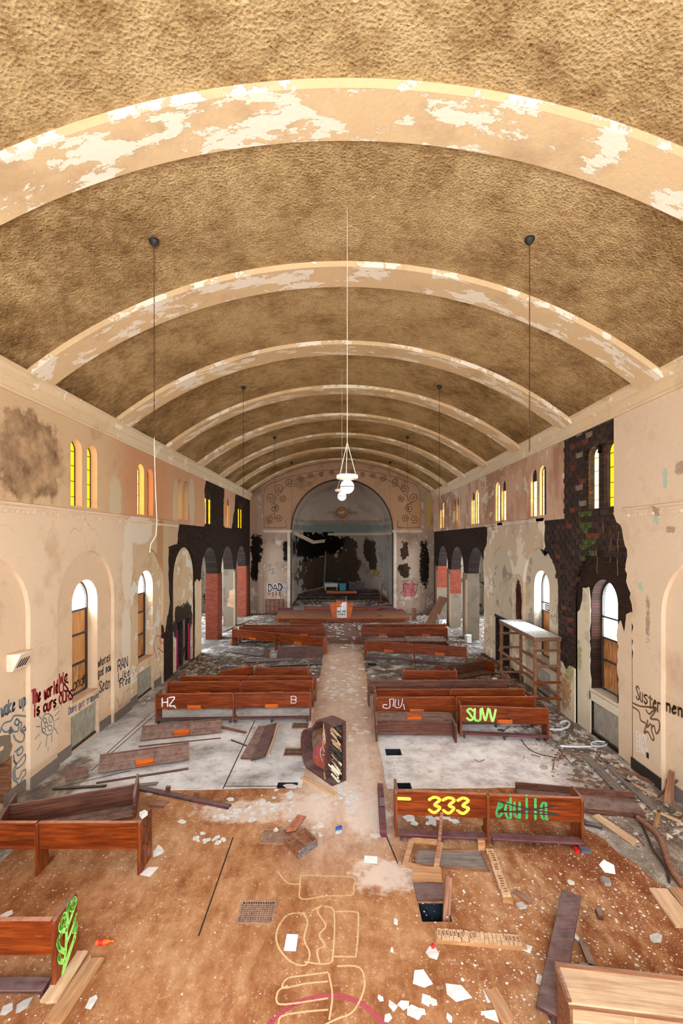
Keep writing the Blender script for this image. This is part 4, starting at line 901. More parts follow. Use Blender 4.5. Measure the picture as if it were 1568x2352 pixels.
# pew lying lengthwise on the grey floor: two long boards
t = thing('broken_pew', 'broken pew boards lying lengthwise on the grey floor between pews and piano', 'pew', G(590, 1750))
o0 = t.location
MB().bar(G(566, 1745)-o0+Vector((0, 0, .03)), G(606, 1670)-o0+Vector((0, 0, .03)), .3, .035).build('seat', M['pew_dark'], t)
MB().bar(G(592, 1750)-o0+Vector((0, 0, .08)), G(625, 1670)-o0+Vector((0, 0, .08)), .36, .035, (-.25, 0, .97)).build('back_board', M['kneel'], t)
MB().bar(G(616, 1747)-o0+Vector((.02, 0, .13)), G(637, 1670)-o0+Vector((.02, 0, .13)), .04, .05).build('back_rail', M['pale'], t)
BO = [
 ('pale splintered board lying diagonally, right of the numbered pew', (1366, 1876), (1461, 1941), .17, 'pale'),
 ('short dark board poking out beside the numbered pew end', (1340, 1893), (1384, 1903), .12, 'char'),
 ('pale upright-looking stick with a white flake on its near end, right edge', (1513, 1866), (1502, 1916), .07, 'tan'),
 ('long brown board lying along the right wall foot', (1420, 1768), (1538, 1817), .14, 'brown'),
 ('thin white batten among the rubble by the right wall', (1430, 1793), (1512, 1833), .06, 'pale'),
 ('white batten lying at the far right edge of the floor', (1500, 1864), (1566, 1893), .05, 'pale'),
 ('broad pale panel board at the right edge of the carpet', (1512, 2046), (1580, 2140), .3, 'pale'),
 ('second pale panel board tight beside the broad one at the right edge', (1545, 2043), (1620, 2130), .26, 'tan'),
 ('short splintered stick right of the near key frame', (1180, 2050), (1221, 2080), .09, 'brown'),
 ('pale plank pointing out of the bottom edge, among white shards', (1124, 2276), (1172, 2360), .16, 'tan'),
 ('narrow dark board beneath the long purple-brown board', (1335, 2165), (1362, 2232), .09, 'pew_dark'),
 ('wide grey board lying just behind the pale cabinet', (1330, 2236), (1445, 2262), .24, 'greyboard'),
 ('near of two pale boards leaning under the green-painted pew end', (222, 2205), (118, 2360), .22, 'tan'),
 ('black painted rail lying beside the toppled pew, left', (120, 1815), (245, 1808), .07, 'char'),
 ('dark rail lying on the grey floor edge behind the toppled pew', (300, 1808), (363, 1803), .1, 'greyboard'),
 ('small tan board lying on carpet below the long black rail', (346, 1848), (383, 1852), .2, 'brown'),
 ('notched pale plank beside the fallen piano', (693, 1788), (772, 1829), .16, 'pale'),
 ('thin pale lath lying at the foot of the far-left fallen bench', (500, 1670), (566, 1686), .1, 'brown'),
 ('narrow stick on the grey floor left of the lengthwise boards', (530, 1702), (567, 1716), .02, 'char'),
 ('dark long board collapsed before the far-left slumping pew', (522, 1496), (604, 1507), .45, 'char'),
 ('grey weathered plank lying in front of the dark collapsed board', (562, 1520), (672, 1516), .42, 'greyboard'),
 ('red-brown beam leaning low against the left brick pier', (513, 1451), (578, 1424), .12, 'brown'),
 ('short orange-brown board in the rubble by the platform', (582, 1420), (609, 1422), .2, 'brown'),
 ('dark plank lying across the floor behind the wooden scaffold', (1122, 1522), (1152, 1530), .3, 'brown'),
 ('long floor strip along the left aisle side near the far rows', (620, 1532), (740, 1527), .1, 'char'),
 ('dusty floorboard running along the right wall rubble', (1340, 1735), (1425, 1822), .22, 'greyboard'),
 ('second dusty floorboard nearer the right wall', (1395, 1760), (1505, 1862), .18, 'greyboard'),
 ('short batten end near the scaffold foot', (1163, 1574), (1174, 1588), .1, 'pale'),
 ('red flat strip lying between dusty pew and scaffold', (1000, 1578), (1160, 1574), .35, 'kneel'),
]
for lb, a, b, wd, m in BO: plank(lb, g(*a), g(*b), wd, .035, m)
plank('far of two pale boards leaning under the green-painted pew end', g(186, 2196, .055), g(108, 2320, .055), .2, .03, 'pale')
plank('maroon bench board propped up in front of the far-left slumping pew', g(636, 1509, .2), g(741, 1509, .2), .62, .03, 'kneel', up=(0, -.75, .66))
plank('splintered diamond of wood sticking up between the far-left boards', g(611, 1513, .02), G(615, 1512)+Vector((0, 0, .45)), .28, .03, 'pew_dark', up=(0, -1, 0))
plank('broken bench piece lying across the far right pew back', G(890, 1475)+Vector((0, -.1, .30)), G(944, 1475)+Vector((0, -.12, .62)), .42, .04, 'pew_dark', up=(0, -.9, .4))
plank('tall board leaning against the right pier near the platform', (5.75, 29.3, .0), (6.8, 29.9, 1.72), .72, .05, 'brown', up=(-.6, -.5, .6))
plank('upright brown post standing at the platform corner', (5.05, 31.2, .0), (5.05, 31.2, .85), .3, .06, 'brown', up=(0, -1, 0))
plank('triangular brown board standing against the right wall', G(1533, 1848)+Vector((0, 0, .01)), G(1540, 1845)+Vector((.1, .12, .62)), .2, .03, 'brown', up=(-.2, -1, .2), taper=.5)
plank('thin stick leaning across the triangular board at the right wall', G(1512, 1832)+Vector((0, 0, .01)), G(1556, 1842)+Vector((.06, .05, .42)), .05, .04, 'pew_dark')
plank('stake standing up out of the open floor pit', G(1022, 2117)+Vector((0, .05, -.3)), G(1030, 2104)+Vector((.05, .25, .42)), .1, .06, 'brown', up=(0, -1, .1))
# long purple-brown kneeler board at the lower right, propped on a block
t = thing('kneeler_bench', 'long purple-brown kneeler board running to the bottom edge beside the pale cabinet', 'bench', G(1312, 2078))
o0 = t.location; e_ = G(1258, 2360)
MB().bar(Vector((0, 0, .16)), e_-o0+Vector((0, 0, .16)), .25, .05).build('board', M['kneel'], t, bevel=.006)
dd = (e_-o0)
for f in (.08, .5, .93): MB().bar(dd*f+Vector((0, 0, 0)), dd*f+Vector((0, 0, .135)), .06, .2).build('foot', M['kneel'], t)
# long black rail with two brackets left of the aisle
t = thing('kneeler_rail', 'long black kneeler rail with two upright brackets lying on the carpet edge', 'rail', G(310, 1812)); o0 = t.location
q = G(527, 1857)-o0
MB().bar(Vector((0, 0, .035)), q+Vector((0, 0, .035)), .13, .05).build('board', M['kneel'], t)
for f in (.36, .66): MB().bar(q*f+Vector((0, 0, .05)), q*f+Vector((.02, 0, .2)), .09, .06).build('bracket', M['pew_dark'], t)
t = thing('kneeler_rail', 'short black kneeler rail standing on edge left of the numbered pew', 'rail', G(880, 1925)); o0 = t.location
q = G(873, 1818)-o0
MB().bar(Vector((0, 0, .09)), q+Vector((0, 0, .09)), .12, .18).build('board', M['kneel_red'], t)
MB().bar(q*.45+Vector((0, 0, .18)), q*.5+Vector((0, 0, .3)), .1, .08).build('bracket', M['kneel'], t)
# loose pew ends
def loose_end(label, loc, rz, rx, ry=0):
    t = place(MB().prism([(0, 0), (.46, 0), (.46, .5), (.40, .58), (.2, .62), (.14, .8), (.05, .86), (0, .8)], .05, lambda u, v, d: Vector((u, d, v))).build('pew_end', M['pew_dark'], bevel=.005), loc, rz, rx, ry)
    return tag(t, label, 'pew end')
loose_end('loose pew end panel lying flat on the grey floor near the left wall', G(150, 1797)+Vector((0, 0, .012)), .55, -pi/2+.02)
loose_end('curved pew end leaning beside the tall leaning board at the right pier', (6.2, 28.6, .0), .5, -.2)

# ================================================================== the fallen grand piano
K = G(792, 1797); T = G(708, 1741); dv = (T-K).normalized(); PA = Matrix.Translation(K)
pt = thing('grand_piano', 'wrecked grand piano lying on its straight side in the aisle, keys exposed', 'piano', K, atan2(dv.y, dv.x))
# local: x along the case from keyboard to tail, z across the case (up), +y is the open top (turned to the nave's left)
PT = .36
outl = [(0, 0.03), (0, 1.36), (.36, 1.36), (.50, 1.345), (.62, 1.27), (.72, 1.14), (.80, 1.03), (.90, .97), (1.02, .95), (1.14, .90), (1.22, .80), (1.26, .64), (1.26, .46), (1.22, .28), (1.12, .12), (1.0, .03)]
def inset(pl_, k):
    out = []; n = len(pl_)
    for i in range(n):
        a, b, c = Vector(pl_[i-1]), Vector(pl_[i]), Vector(pl_[(i+1) % n])
        n1 = Vector((-(b-a).y, (b-a).x)).normalized(); n2 = Vector((-(c-b).y, (c-b).x)).normalized()
        m = n1+n2; m = m/max(.4, m.length_squared)*2
        out.append(tuple(b-m*k))
    return out
inn = inset(outl, .04)
frP = lambda k0: (lambda u, v, d: Vector((u, k0+d, v)))
io = [(0.0, 1.32), (.36, 1.32)]+[q for q in inn[3:-1]]+[(.98, .07), (0.0, .07)]
MB().prism(outl[1:]+[outl[0]]+io[::-1], PT, frP(0)).build('rim', M['kneel'], pt)
MB().prism(outl, .03, frP(-.032)).build('bottom_board', M['kneel'], pt)
MB().prism(inn, .02, frP(.03)).build('soundboard', plain('piano_soundboard', srgb(122, 96, 76), .7, var=.5, scale=4), pt)
plate = plain('piano_plate', srgb(142, 74, 54), .6, var=.55, scale=4)
MB().prism([(.36, .1), (.36, 1.28), (.44, 1.26), (.5, 1.05), (.6, .86), (.8, .62), (1.0, .4), (1.04, .2), (.95, .1)], .03, frP(.14)).build('string_plate', plate, pt)
strokes('graffiti', [[(.46, .9), (.56, .98), (.6, .86), (.5, .78), (.46, .66)], [(.5, .9), (.58, .8), (.6, .6), (.48, .5), (.62, .44)], [(.66, .6), (.7, .42), (.6, .3)]], .014, S['white'], lambda u, v, e: Vector((u, .175+e, v)), pt)
strokes('graffiti', [[(.7, .55), (.86, .36)], [(.78, .55), (.92, .34)], [(.62, .3), (.84, .22)], [(.7, .4), (.9, .44)]], .09, S['pinkred'], lambda u, v, e: Vector((u, .173+e, v)), pt)
for a, b in (((.62, 1.1), (.9, .8)), ((.75, 1.0), (1.05, .72)), ((.88, .92), (1.15, .6))): MB().bar((a[0], .06, a[1]), (b[0], .06, b[1]), .03, .04, (0, 1, 0)).build('rib', M['brown'], pt)
MB().bar((.34, .22, .06), (.34, .22, 1.31), .05, .16, (0, 1, 0)).build('pin_block', M['brown'], pt)
MB().bar((.3, .2, .07), (.3, .2, 1.31), .02, .26, (0, 1, 0)).build('fallboard', M['kneel'], pt)
MB().bar((.01, .03, .05), (.01, .03, 1.31), .05, .06, (0, 1, 0)).build('key_slip', M['kneel'], pt)
MB().prism([(.0, .07), (.3, .07), (.3, 1.31), (.0, 1.31)], .02, frP(.07)).build('key_bed', M['char'], pt)
rk = random.Random(3)
km = [MB().box((0, -.009, -.011), (.2, .009, .011)).mesh('key', plain('key_ivory', srgb(232, 222, 196), .5, var=.1)), MB().box((0, -.009, -.011), (.2, .009, .011)).mesh('key', M['pale']), MB().box((0, -.009, -.011), (.2, .009, .011)).mesh('key', M['char'])]
for i in range(50):
    zz = .09+i*.0242
    white = i < 17 and rk.random() < .75
    o = bpy.data.objects.new('piano_key', km[0] if white else km[2] if rk.random() < .6 else km[1]); C.objects.link(o); o.parent = pt
    o.location = (-.05+rk.uniform(-.03, .03), .13+rk.uniform(0, .14), zz); o.rotation_euler = (0, -rk.uniform(.2, .6), rk.uniform(-.05, .3)); o.scale = (1.35, 1, 1)
MB().prism(jag([(.28, .9), (.36, 1.3), (.33, 1.0), (.31, .82)], .1, .02, 3), .015, frP(.33)).build('splinter', M['pale'], pt)
MB().prism(jag([(.26, .02), (.33, .16), (.31, .22), (.27, .1)], .1, .02, 4), .015, frP(.34)).build('splinter', M['pale'], pt)
# key frames torn out of it
def keyframe(label, p, q, wd, m2):
    t = thing('key_frame', label, 'piano part', p, 0); d = Vector(q)-Vector(p); L = d.length; t.rotation_euler = (0, 0, atan2(d.y, d.x))
    MB().box((0, -wd/2, 0), (L, wd/2, .05)).build('rail', M['tan'], t, bevel=.004)
    n = int(L/.052); rr = random.Random(int(L*100))
    bl = MB().box((-.023, -wd*.42, 0), (.023, wd*.42, .03)).mesh('key_block', M['pale'])
    ho = MB().box((-.011, -wd*.2, 0), (.011, wd*.2, .006)).mesh('felt_slot', M['brown'])
    for i in range(1, n):
        o = bpy.data.objects.new('key_block', bl); C.objects.link(o); o.parent = t; o.location = (i*.052, rr.uniform(-.01, .01), .05); o.rotation_euler = (0, 0, rr.uniform(-.12, .12))
        if rr.random() < .7:
            o2 = bpy.data.objects.new('felt_slot', ho); C.objects.link(o2); o2.parent = o; o2.location = (0, 0, .03)
keyframe('wooden piano key frame lying lengthwise below the numbered pew', g(1124, 1958, .005), g(1166, 2077, .005), .15, 'pale')
keyframe('wooden piano key frame lying crosswise in front of the floor pit', g(999, 2156, .005), g(1206, 2174, .005), .17, 'tan')

# ================================================================== frames, flaps and boxes on the carpet
t = thing('wooden_frame', 'empty wooden sash frame propped on the grey panel below the numbered pew', 'frame', G(930, 1992)); o0 = t.location
c4 = [G(930, 1990)+Vector((0, 0, .03)), G(1000, 2006)+Vector((0, 0, .03)), G(1012, 1966)+Vector((0, .05, .20)), G(946, 1950)+Vector((0, .05, .12))]
for a, b in zip(c4, c4[1:]+c4[:1]): MB().bar(a-o0, b-o0, .09, .045, (0, -.3, .95)).build('rail', M['tan'], t, bevel=.004)
MB().bar(G(1004, 1990)-o0+Vector((0, 0, .06)), G(1018, 1990)-o0+Vector((.04, .3, .72)), .05, .02, (0, -1, 0)).build('splinter', M['brown'], t)
t = thing('cabinet_door', 'grey glazed panel with wooden edges lying flat below the numbered pew', 'panel', G(955, 1995)); o0 = t.location
q4 = [G(956, 1990), G(1123, 2004), G(1104, 1957), G(956, 1956)]
MB().prism([(v.x-o0.x, v.y-o0.y) for v in q4], .02, lambda u, v, d: Vector((u, v, .006+d))).build('panel', M['greyboard'], t)
for a, b in zip(q4, q4[1:]+q4[:1]): MB().bar(a-o0+Vector((0, 0, .025)), b-o0+Vector((0, 0, .025)), .035, .035).build('edge_strip', M['brown'], t)
MB().bar(G(1105, 1956)-o0+Vector((0, 0, .03)), G(1105, 1956)-o0+Vector((.0, .02, .2)), .12, .06, (0, -1, 0)).build('bracket', M['tan'], t)
t = thing('pit_cover', 'tan-topped cover board folded back behind the open floor pit', 'lid', G(950, 2032)); o0 = t.location
f4 = [G(948, 2032), G(1015, 2033), G(1012, 2006), G(946, 2004)]
MB().prism([(v.x-o0.x, v.y-o0.y) for v in f4], .02, lambda u, v, d: Vector((u, v, .05+d+max(0, v-.1)*.25))).build('flap', M['tan'], t)
f4 = [G(958, 2072), G(1026, 2070), G(1015, 2033), G(949, 2033)]
MB().prism([(v.x-o0.x, v.y-o0.y) for v in f4], .025, lambda u, v, d: Vector((u, v, .01+d))).build('board', M['kneel'], t)
MB().bar(G(945, 2003)-o0+Vector((0, 0, .02)), G(1013, 2006)-o0+Vector((0, 0, .02)), .03, .03).build('rod', M['brass'], t)
# broken box in the aisle
t = thing('broken_box', 'smashed brown wooden box lying beside the middle register grate', 'box', G(688, 1974)); o0 = t.location
A, B_, C_, D_ = [v-o0 for v in (G(686, 1974), G(728, 1945), G(700, 1918), G(653, 1942))]
for i, (a, b) in enumerate(((A, B_), (B_, C_), (C_, D_), (D_, A))): MB().bar(a+Vector((0, 0, .07)), b+Vector((0, 0, .07)), .02, .12 if i else .14).build('side_board', M['brown'] if i else M['greyboard'], t)
MB().prism([(v.x, v.y) for v in (A*.96, B_*.96, C_*.96, D_*.96)], .015, lambda u, v, d: Vector((u, v, .03+d))).build('base_board', M['pew'], t)
MB().bar((A+B_)/2+Vector((0, .05, .1)), (C_+D_)/2+Vector((0, 0, .08)), .09, .02).build('partition', M['brown'], t)
MB().prism([(0, 0), (.18, .02), (.36, .34), (.2, .38)], .02, lambda u, v, d: Vector((u+C_.x-.36, v+C_.y-.02, .05+d+v*.25))).build('flap', M['pew'], t)
# pale cabinet at the lower right corner
P1, P2 = G(1262, 2232, .75), G(1305, 2301, .75); P3 = G(1568, 2268, .75)
rz = atan2((P3-P1).y, (P3-P1).x)
t = thing('pale_cabinet', 'pale oak cabinet with a rimmed top filling the lower right corner', 'cabinet', (P2.x, P2.y, 0), rz); W_ = 1.9; Dp = .42
for x_ in (.02, W_-.05): MB().box((x_, .02, .0), (x_+.03, Dp-.02, .72)).build('side_panel', M['brown'], t)
MB().box((.05, .02, .02), (W_-.05, .05, .69)).build('front_panel', M['oak'], t)
MB().box((.05, Dp-.05, .02), (W_-.05, Dp-.02, .72)).build('back_panel', M['brown'], t)
MB().box((-.0, 0, .72), (W_, Dp, .745)).build('top', M['oak'], t, bevel=.004)
MB().box((0, Dp-.03, .745), (W_, Dp, .775)).box((0, 0, .745), (.03, Dp-.03, .775)).build('rim', M['brown'], t)
MB().box((0, -.006, .69), (W_, .02, .72)).build('edge_moulding', M['brown'], t)
MB().box((.62, .013, .02), (.65, .02, .69)).build('stile', M['pale'], t)

# ---- wooden scaffold
t = thing('scaffold', 'open wooden scaffold tower with a dusty white top, standing at the right wall', 'scaffold', (6.12, 14.3, 0))
sx, sy, sz = .74, 3.0, 2.42
for x in (0, sx):
    for y in (0, sy): MB().bar((x, y, 0), (x, y, sz-.06), .09, .05, (0, 1, 0)).build('post', M['brown'], t)
for z in (.47, .97, 1.48, 1.97): MB().bar((-.05, -.04, z), (sx+.05, -.04, z), .04, .08).build('rung', M['pew'] if z < 1 else M['brown'], t)
for z in (.42, .91, 1.36, 1.9): MB().bar((-.05, sy+.04, z), (sx+.05, sy+.04, z), .04, .08).build('rung', M['brown'], t)
for x in (-.05, sx+.05):
    for z in (.45, 1.24): MB().bar((x, -.1, z), (x, sy+.12, z), .03, .09).build('side_rail', M['brown'], t)
MB().bar((-.05, -.06, sz-.1), (-.05, sy+.06, sz-.1), .03, .1).bar((sx+.05, -.06, sz-.1), (sx+.05, sy+.06, sz-.1), .03, .1).bar((-.05, -.06, sz-.1), (sx+.05, -.06, sz-.1), .03, .1).build('top_rail', M['brown'], t)
MB().box((-.06, -.1, sz-.05), (sx+.06, sy+.1, sz-.02)).build('deck', M['greyboard'], t)
mb = MB(); rr = random.Random(4)
nx, ny = 10, 36
hv = [[rr.uniform(.004, .03) if 0 < i < nx and 0 < j < ny else .001 for j in range(ny+1)] for i in range(nx+1)]
mb.add([(-.05+(sx+.1)*i/nx, -.08+(sy+.16)*j/ny, sz-.02+hv[i][j]) for i in range(nx+1) for j in range(ny+1)], [(i*(ny+1)+j, (i+1)*(ny+1)+j, (i+1)*(ny+1)+j+1, i*(ny+1)+j+1) for i in range(nx) for j in range(ny)])
mb.build('plaster_dust', M['shard'], t)

# ---- lectern on the platform
lo = G(784, 1419, .32); t = thing('lectern', 'wooden lectern with flared brown wings and a white painted front panel, on the platform', 'lectern', (lo.x, lo.y, .32))
MB().box((-.36, 0, 0), (.36, .5, 1.12)).build('body', M['rack'], t, bevel=.01)
MB().box((-.4, -.03, 1.12), (.4, .55, 1.17)).build('top', M['brown'], t)
for s_ in (-1, 1): MB().prism([(.38*s_, 0), (.62*s_, .02), (.8*s_, 1.0), (.38*s_, 1.0)], .06, lambda u, v, d: Vector((u, .1+d, v))).build('wing', M['rack'], t)
fp = MB().prism(jag([(-.3, .0), (.34, .0), (.34, 1.05), (.05, 1.02), (-.02, .72), (-.3, .68)], .15, .015, 2), .012, lambda u, v, d: Vector((u, -.013+d, v))).build('front_panel', M['white'], t)
frl = lambda u, v, e: Vector((u, -.016-e, v))
strokes('graffiti', [[(.06, .98), (.06, .5)], [(-.06, .86), (.2, .86)]], .06, plain('cross_white', srgb(250, 250, 250), .7, var=.02), frl, t, smooth=False)
strokes('graffiti', glyphs('mod bad', -.26, .36, .3, .38, .14, 2)+glyphs('Hope', -.22, .18, .3, .2, .14, 3), .026, S['black'], frl, t)
strokes('graffiti', [[(-.28, .04), (-.2, .14), (-.1, .06)], [(.02, .05), (.05, .16)], [(.16, .05), (.22, .14)]], .03, S['gold'], frl, t)
MB().tube([(.3, .1, 1.17), (.3, .1, 1.42)], .012, 6).build('candle', M['brass'], t)

# ---- things on the apse steps
t = thing('altar_table', 'white panelled low table under a flat turquoise lid on the apse floor', 'table', (-1.35, 39.4, 1.14))
MB().box((0, 0, .3), (1.15, .5, .62)).build('apron', M['white'], t)
for x in (.04, 1.03): MB().box((x, .02, 0), (x+.08, .12, .3)).build('leg', M['white'], t)
MB().box((-.05, -.02, .62), (1.18, .55, .66)).build('top', M['greyboard'], t)
o = place(MB().box((0, 0, 0), (.7, .4, .06)).build('turquoise_lid', M['teal'], bevel=.01), (-1.35, 39.42, 1.8)); tag(o, 'flat turquoise lid lying on the white altar table', 'tray')  # plastic lid laid flat on the table
t = thing('storage_bin', 'bright turquoise plastic bin standing on the apse floor', 'bin', (-.08, 39.3, 1.14))
MB().prism([(.04, 0), (.56, 0), (.6, .55), (0, .55)], .45, lambda u, v, d: Vector((u, d, v+.03))).build('body', M['teal'], t); MB().box((-.03, -.03, .55), (.63, .5, .6)).build('rim', M['teal'], t)
MB().box((.05, .05, 0), (.55, .4, .03)).build('foot', M['teal'], t)
t = thing('stone_slab', 'dark mottled stone altar block right of the turquoise bin', 'altar', (.75, 39.5, 1.14)); mb = plain('dark_marble', srgb(74, 68, 68), .5, var=.6, scale=5)
MB().box((0, 0, 0), (1.3, .5, .62)).build('block', mb, t, bevel=.02); MB().box((-.05, -.04, .62), (1.35, .55, .7)).build('slab', M['greyboard'], t, bevel=.01)
plank('long orange-brown bench board lying on the top apse step', (-1.2, 38.75, .965), (1.4, 38.8, .965), .3, .2, 'rack', cat='bench', name='bench_board')
plank('long red-brown altar rail lying along the platform rear, left of the lectern', (-2.6, 33.6, .33), (-.65, 33.6, .33), .18, .16, 'pew', name='altar_rail', cat='rail')
plank('red-brown altar rail lying along the platform rear, right of the lectern', (.8, 33.6, .33), (2.7, 33.6, .33), .18, .16, 'pew', name='altar_rail', cat='rail')
plank('dusty plum kneeler pad at the right rear of the platform', (3.0, 33.6, .33), (4.1, 33.6, .33), .2, .14, 'kneel_red', name='kneeler_pad', cat='kneeler')
plank('dusty plum kneeler pad at the left rear of the platform', (-4.6, 33.6, .33), (-3.5, 33.6, .33), .2, .14, 'kneel_red', name='kneeler_pad', cat='kneeler')
plank('grey mottled block between the rails at the left rear of the platform', (-3.45, 33.6, .33), (-2.65, 33.6, .33), .2, .2, 'greyboard', name='stone_block', cat='block')
plank('long pale lath leaning from the left apse step to the white table', (-4+.4, 38.6, 1.0), (-1.4, 39.3, 1.42), .08, .04, 'pale', name='lath')
plank('dark charred beam fallen behind the white altar table', (-1.0, 40.2, 1.9), (.9, 40.3, 1.62), .3, .2, 'char', name='beam', cat='beam')
plank('pale metal upright standing in the dark apse', (-1.45, 40.3, 1.16), (-1.28, 40.6, 4.5), .14, .05, 'greyboard', up=(0, -1, 0), rag=.005, name='conduit', cat='pipe')
t = thing('easel', 'wooden A-shaped easel leaning at the right side of the apse', 'easel', (3.2, 36.6, .54))
MB().bar((0, 0, 0), (.18, .2, 1.4), .07, .05).build('leg', M['brown'], t); MB().bar((.75, 0, 0), (.2, .2, 1.42), .07, .05).build('leg', M['brown'], t); MB().bar((.2, .6, 0), (.19, .25, 1.35), .06, .05).build('leg', M['brown'], t)
MB().bar((.5, .0, .5), (.42, .03, .85), .06, .03).build('clip', M['white'], t)
# framed screen against the left pier face
t = thing('panel_screen', 'brownish barred panel leaning on the left pier of the apse arch', 'panel', (-5.55, 33.75, .05))
MB().box((0, 0, 0), (1.35, .04, 1.05)).build('sheet', M['brown'], t)
for x in (0, .33, .66, .99, 1.31): MB().box((x, -.03, 0), (x+.04, 0, 1.05)).build('stile', M['kneel'], t)
for z in (0, .5, 1.01): MB().box((0, -.035, z), (1.35, -.0, z+.04)).build('rail', M['kneel'], t)
# dove medallion with rays on the half dome
zc = 7.95; t = thing('medallion', 'round carved dove medallion with wooden rays on the apse half dome', 'medallion', (.13, 40.75, zc)); rh = .52
MB().lathe([(0, 0), (rh, 0), (rh, .05), (rh-.05, .09), (rh-.08, .05), (0, .05)], 28).build('disc', M['tan'], t).rotation_euler = (pi/2, 0, 0)
dv_ = MB()
dv_.prism([(-.38, .02), (-.2, .1), (-.05, .06), (.08, .14), (.3, .16), (.14, .02), (.34, -.06), (.1, -.08), (-.06, -.12), (-.18, -.04)], .05, lambda u, v, d: Vector((u, -.12+d, v))).build('dove', M['trim'], t)
rl_ = MB().bar((.62, 0, 0), (1.45, 0, 0), .05, .03, (0, 1, 0)).mesh('ray', M['tan']); rs_ = MB().bar((.6, 0, 0), (.86, 0, 0), .045, .03, (0, 1, 0)).mesh('ray', M['tan'])
for i in range(28):
    a = 2*pi*i/28; big = i % 7 == 0
    for da in ((-.07, 0, .07) if big else (0,)):
        o = bpy.data.objects.new('ray', rl_ if big else rs_); C.objects.link(o); o.parent = t; o.rotation_euler = (0, a+da, 0); o.location = (0, -.25*max(0, sin(-a)) if 0 else -.02, 0)

# ================================================================== hanging lamps, chains
def globe_lamp(label, x, y, zg, r, ztop, lean=0):
    t = thing('globe_lamp', label, 'lamp', (x, y, zg))
    MB().lathe([(r*sin(pi*i/12)+.0001, -r*cos(pi*i/12)) for i in range(13)], 20).build('globe', M['globe'], t, smooth=True)
    MB().lathe([(r+.004, -.012), (r+.004, .004)], 20).build('band', M['frame'], t)
    MB().lathe([(.04, r-.01), (r*1.48, r+.015), (r*1.52, r+.03), (r*1.52, r+.075), (r*1.4, r+.085), (.03, r+.09)], 24).build('gallery', M['brass'], t)
    za = r+.66
    for k in range(3):
        a = .4+2*pi*k/3; MB().tube([(r*1.4*cos(a), r*1.4*sin(a), r+.07), (0, 0, za)], .006, 5).build('chain', M['cord'], t)
    MB().tube([(0, 0, za), (0, 0, ztop-zg)], .006, 5).build('cable', M['cord'], t)
    return t
vz = lambda x: ZC+sqrt((RC+.11)**2-(x-X0)**2)
globe_lamp('nearer white globe lamp hanging from the vault on a thin cable', .125, 8.05, 5.4+125/1045*8.05, .125, vz(.1))
globe_lamp('farther white globe lamp, half hidden behind the nearer one', .06, 15.7, 5.4+103/1045*15.7, .155, vz(.1))
def chain_pendant(label, x, y, zlow, name='lamp_chain', tail=None):
    t = thing(name, label, 'chain', (x, y, vz(x)))
    MB().lathe([(.0, -.01), (.085, -.01), (.09, -.04), (.06, -.09), (.02, -.13), (.0, -.13)], 14).build('ceiling_rose', M['iron'], t)
    z0 = -.12; z1 = zlow-vz(x); mb = MB(); n = int((z0-z1)/.055)
    for i in range(n):
        zc = z0-(i+.5)*.055; a = pi/2*(i % 2)
        mb.tube([(.011*cos(q)*cos(a), .011*cos(q)*sin(a), zc+.036*sin(q)) for q in [2*pi*k/6 for k in range(7)]], .0042, 4, False)
    o = mb.build('chain', M['rust'], t); o['kind'] = 'stuff'
    if tail: MB().tube([(p[0]-x, p[1]-y, p[2]-vz(x)) for p in tail], .007, 5).build('flex', M['cord'], t)
for k, (y, zl) in enumerate(((8.1, 7.25), (15.75, 6.6), (23.35, 6.4), (30.9, 6.6))):
    far = ['nearest', 'second', 'third', 'farthest'][k]; xs = {0: (-3.31, 3.37), 1: (-3.35, 3.43), 2: (-3.36, 3.45), 3: (-3.3, 3.4)}[k]
    tail = None
    if k == 0: tail = [(xs[0], y, zl), (xs[0]+.02, y, 6.4), (xs[0]+.05, y, 5.75), (xs[0]+.03, y, 5.5), (xs[0]-.06, y, 5.35), (xs[0]-.08, y, 5.2)]
    chain_pendant(f'{far} bare lamp chain on the left side of the vault', xs[0], y, zl if k else 7.2, tail=tail)
    chain_pendant(f'{far} bare lamp chain on the right side of the vault', xs[1], y, (6.95, 6.3, 6.0, 6.4)[k])

# ================================================================== radiators and wall fittings
def radiator(label, fr, c, rot, y0=-.62, y1=.62, mat='radiator'):
    t = thing('radiator', label, 'radiator', fr(c, 0, .3)); o0 = t.location
    f2 = lambda u, v, d: fr(c+u, v, d)-o0
    MB().prism([(y0, .04), (y1, .04), (y1, .90), (y0, .90)], .1, off(f2, .20)).build('cabinet', M['greypier'], t)
    n = 22; sl = None
    for i in range(n):
        u = y0+(i+.5)*(y1-y0)/n
        MB().prism([(u-.018, .1), (u+.018, .1), (u+.018, .88), (u-.018, .88)], .03, off(f2, .17)).build('fin', radm, t)
    MB().prism([(y0, 0), (y1, 0), (y1, .07), (y0, .07)], .1, off(f2, .15)).build('plinth', M['char'], t)
radm = plain('radiator_paint', srgb(158, 146, 128), .55, var=.3, st=(1, 1, .4))
radiator('ribbed radiator in the niche below the first left window', frL, 12.18, 0); radiator('ribbed radiator below the second left window', frL, 15.96, 0)
radiator('grey ribbed radiator below the burnt window on the right', frR, 12.18, 0); radiator('grey ribbed radiator behind the scaffold', frR, 15.96, 0)
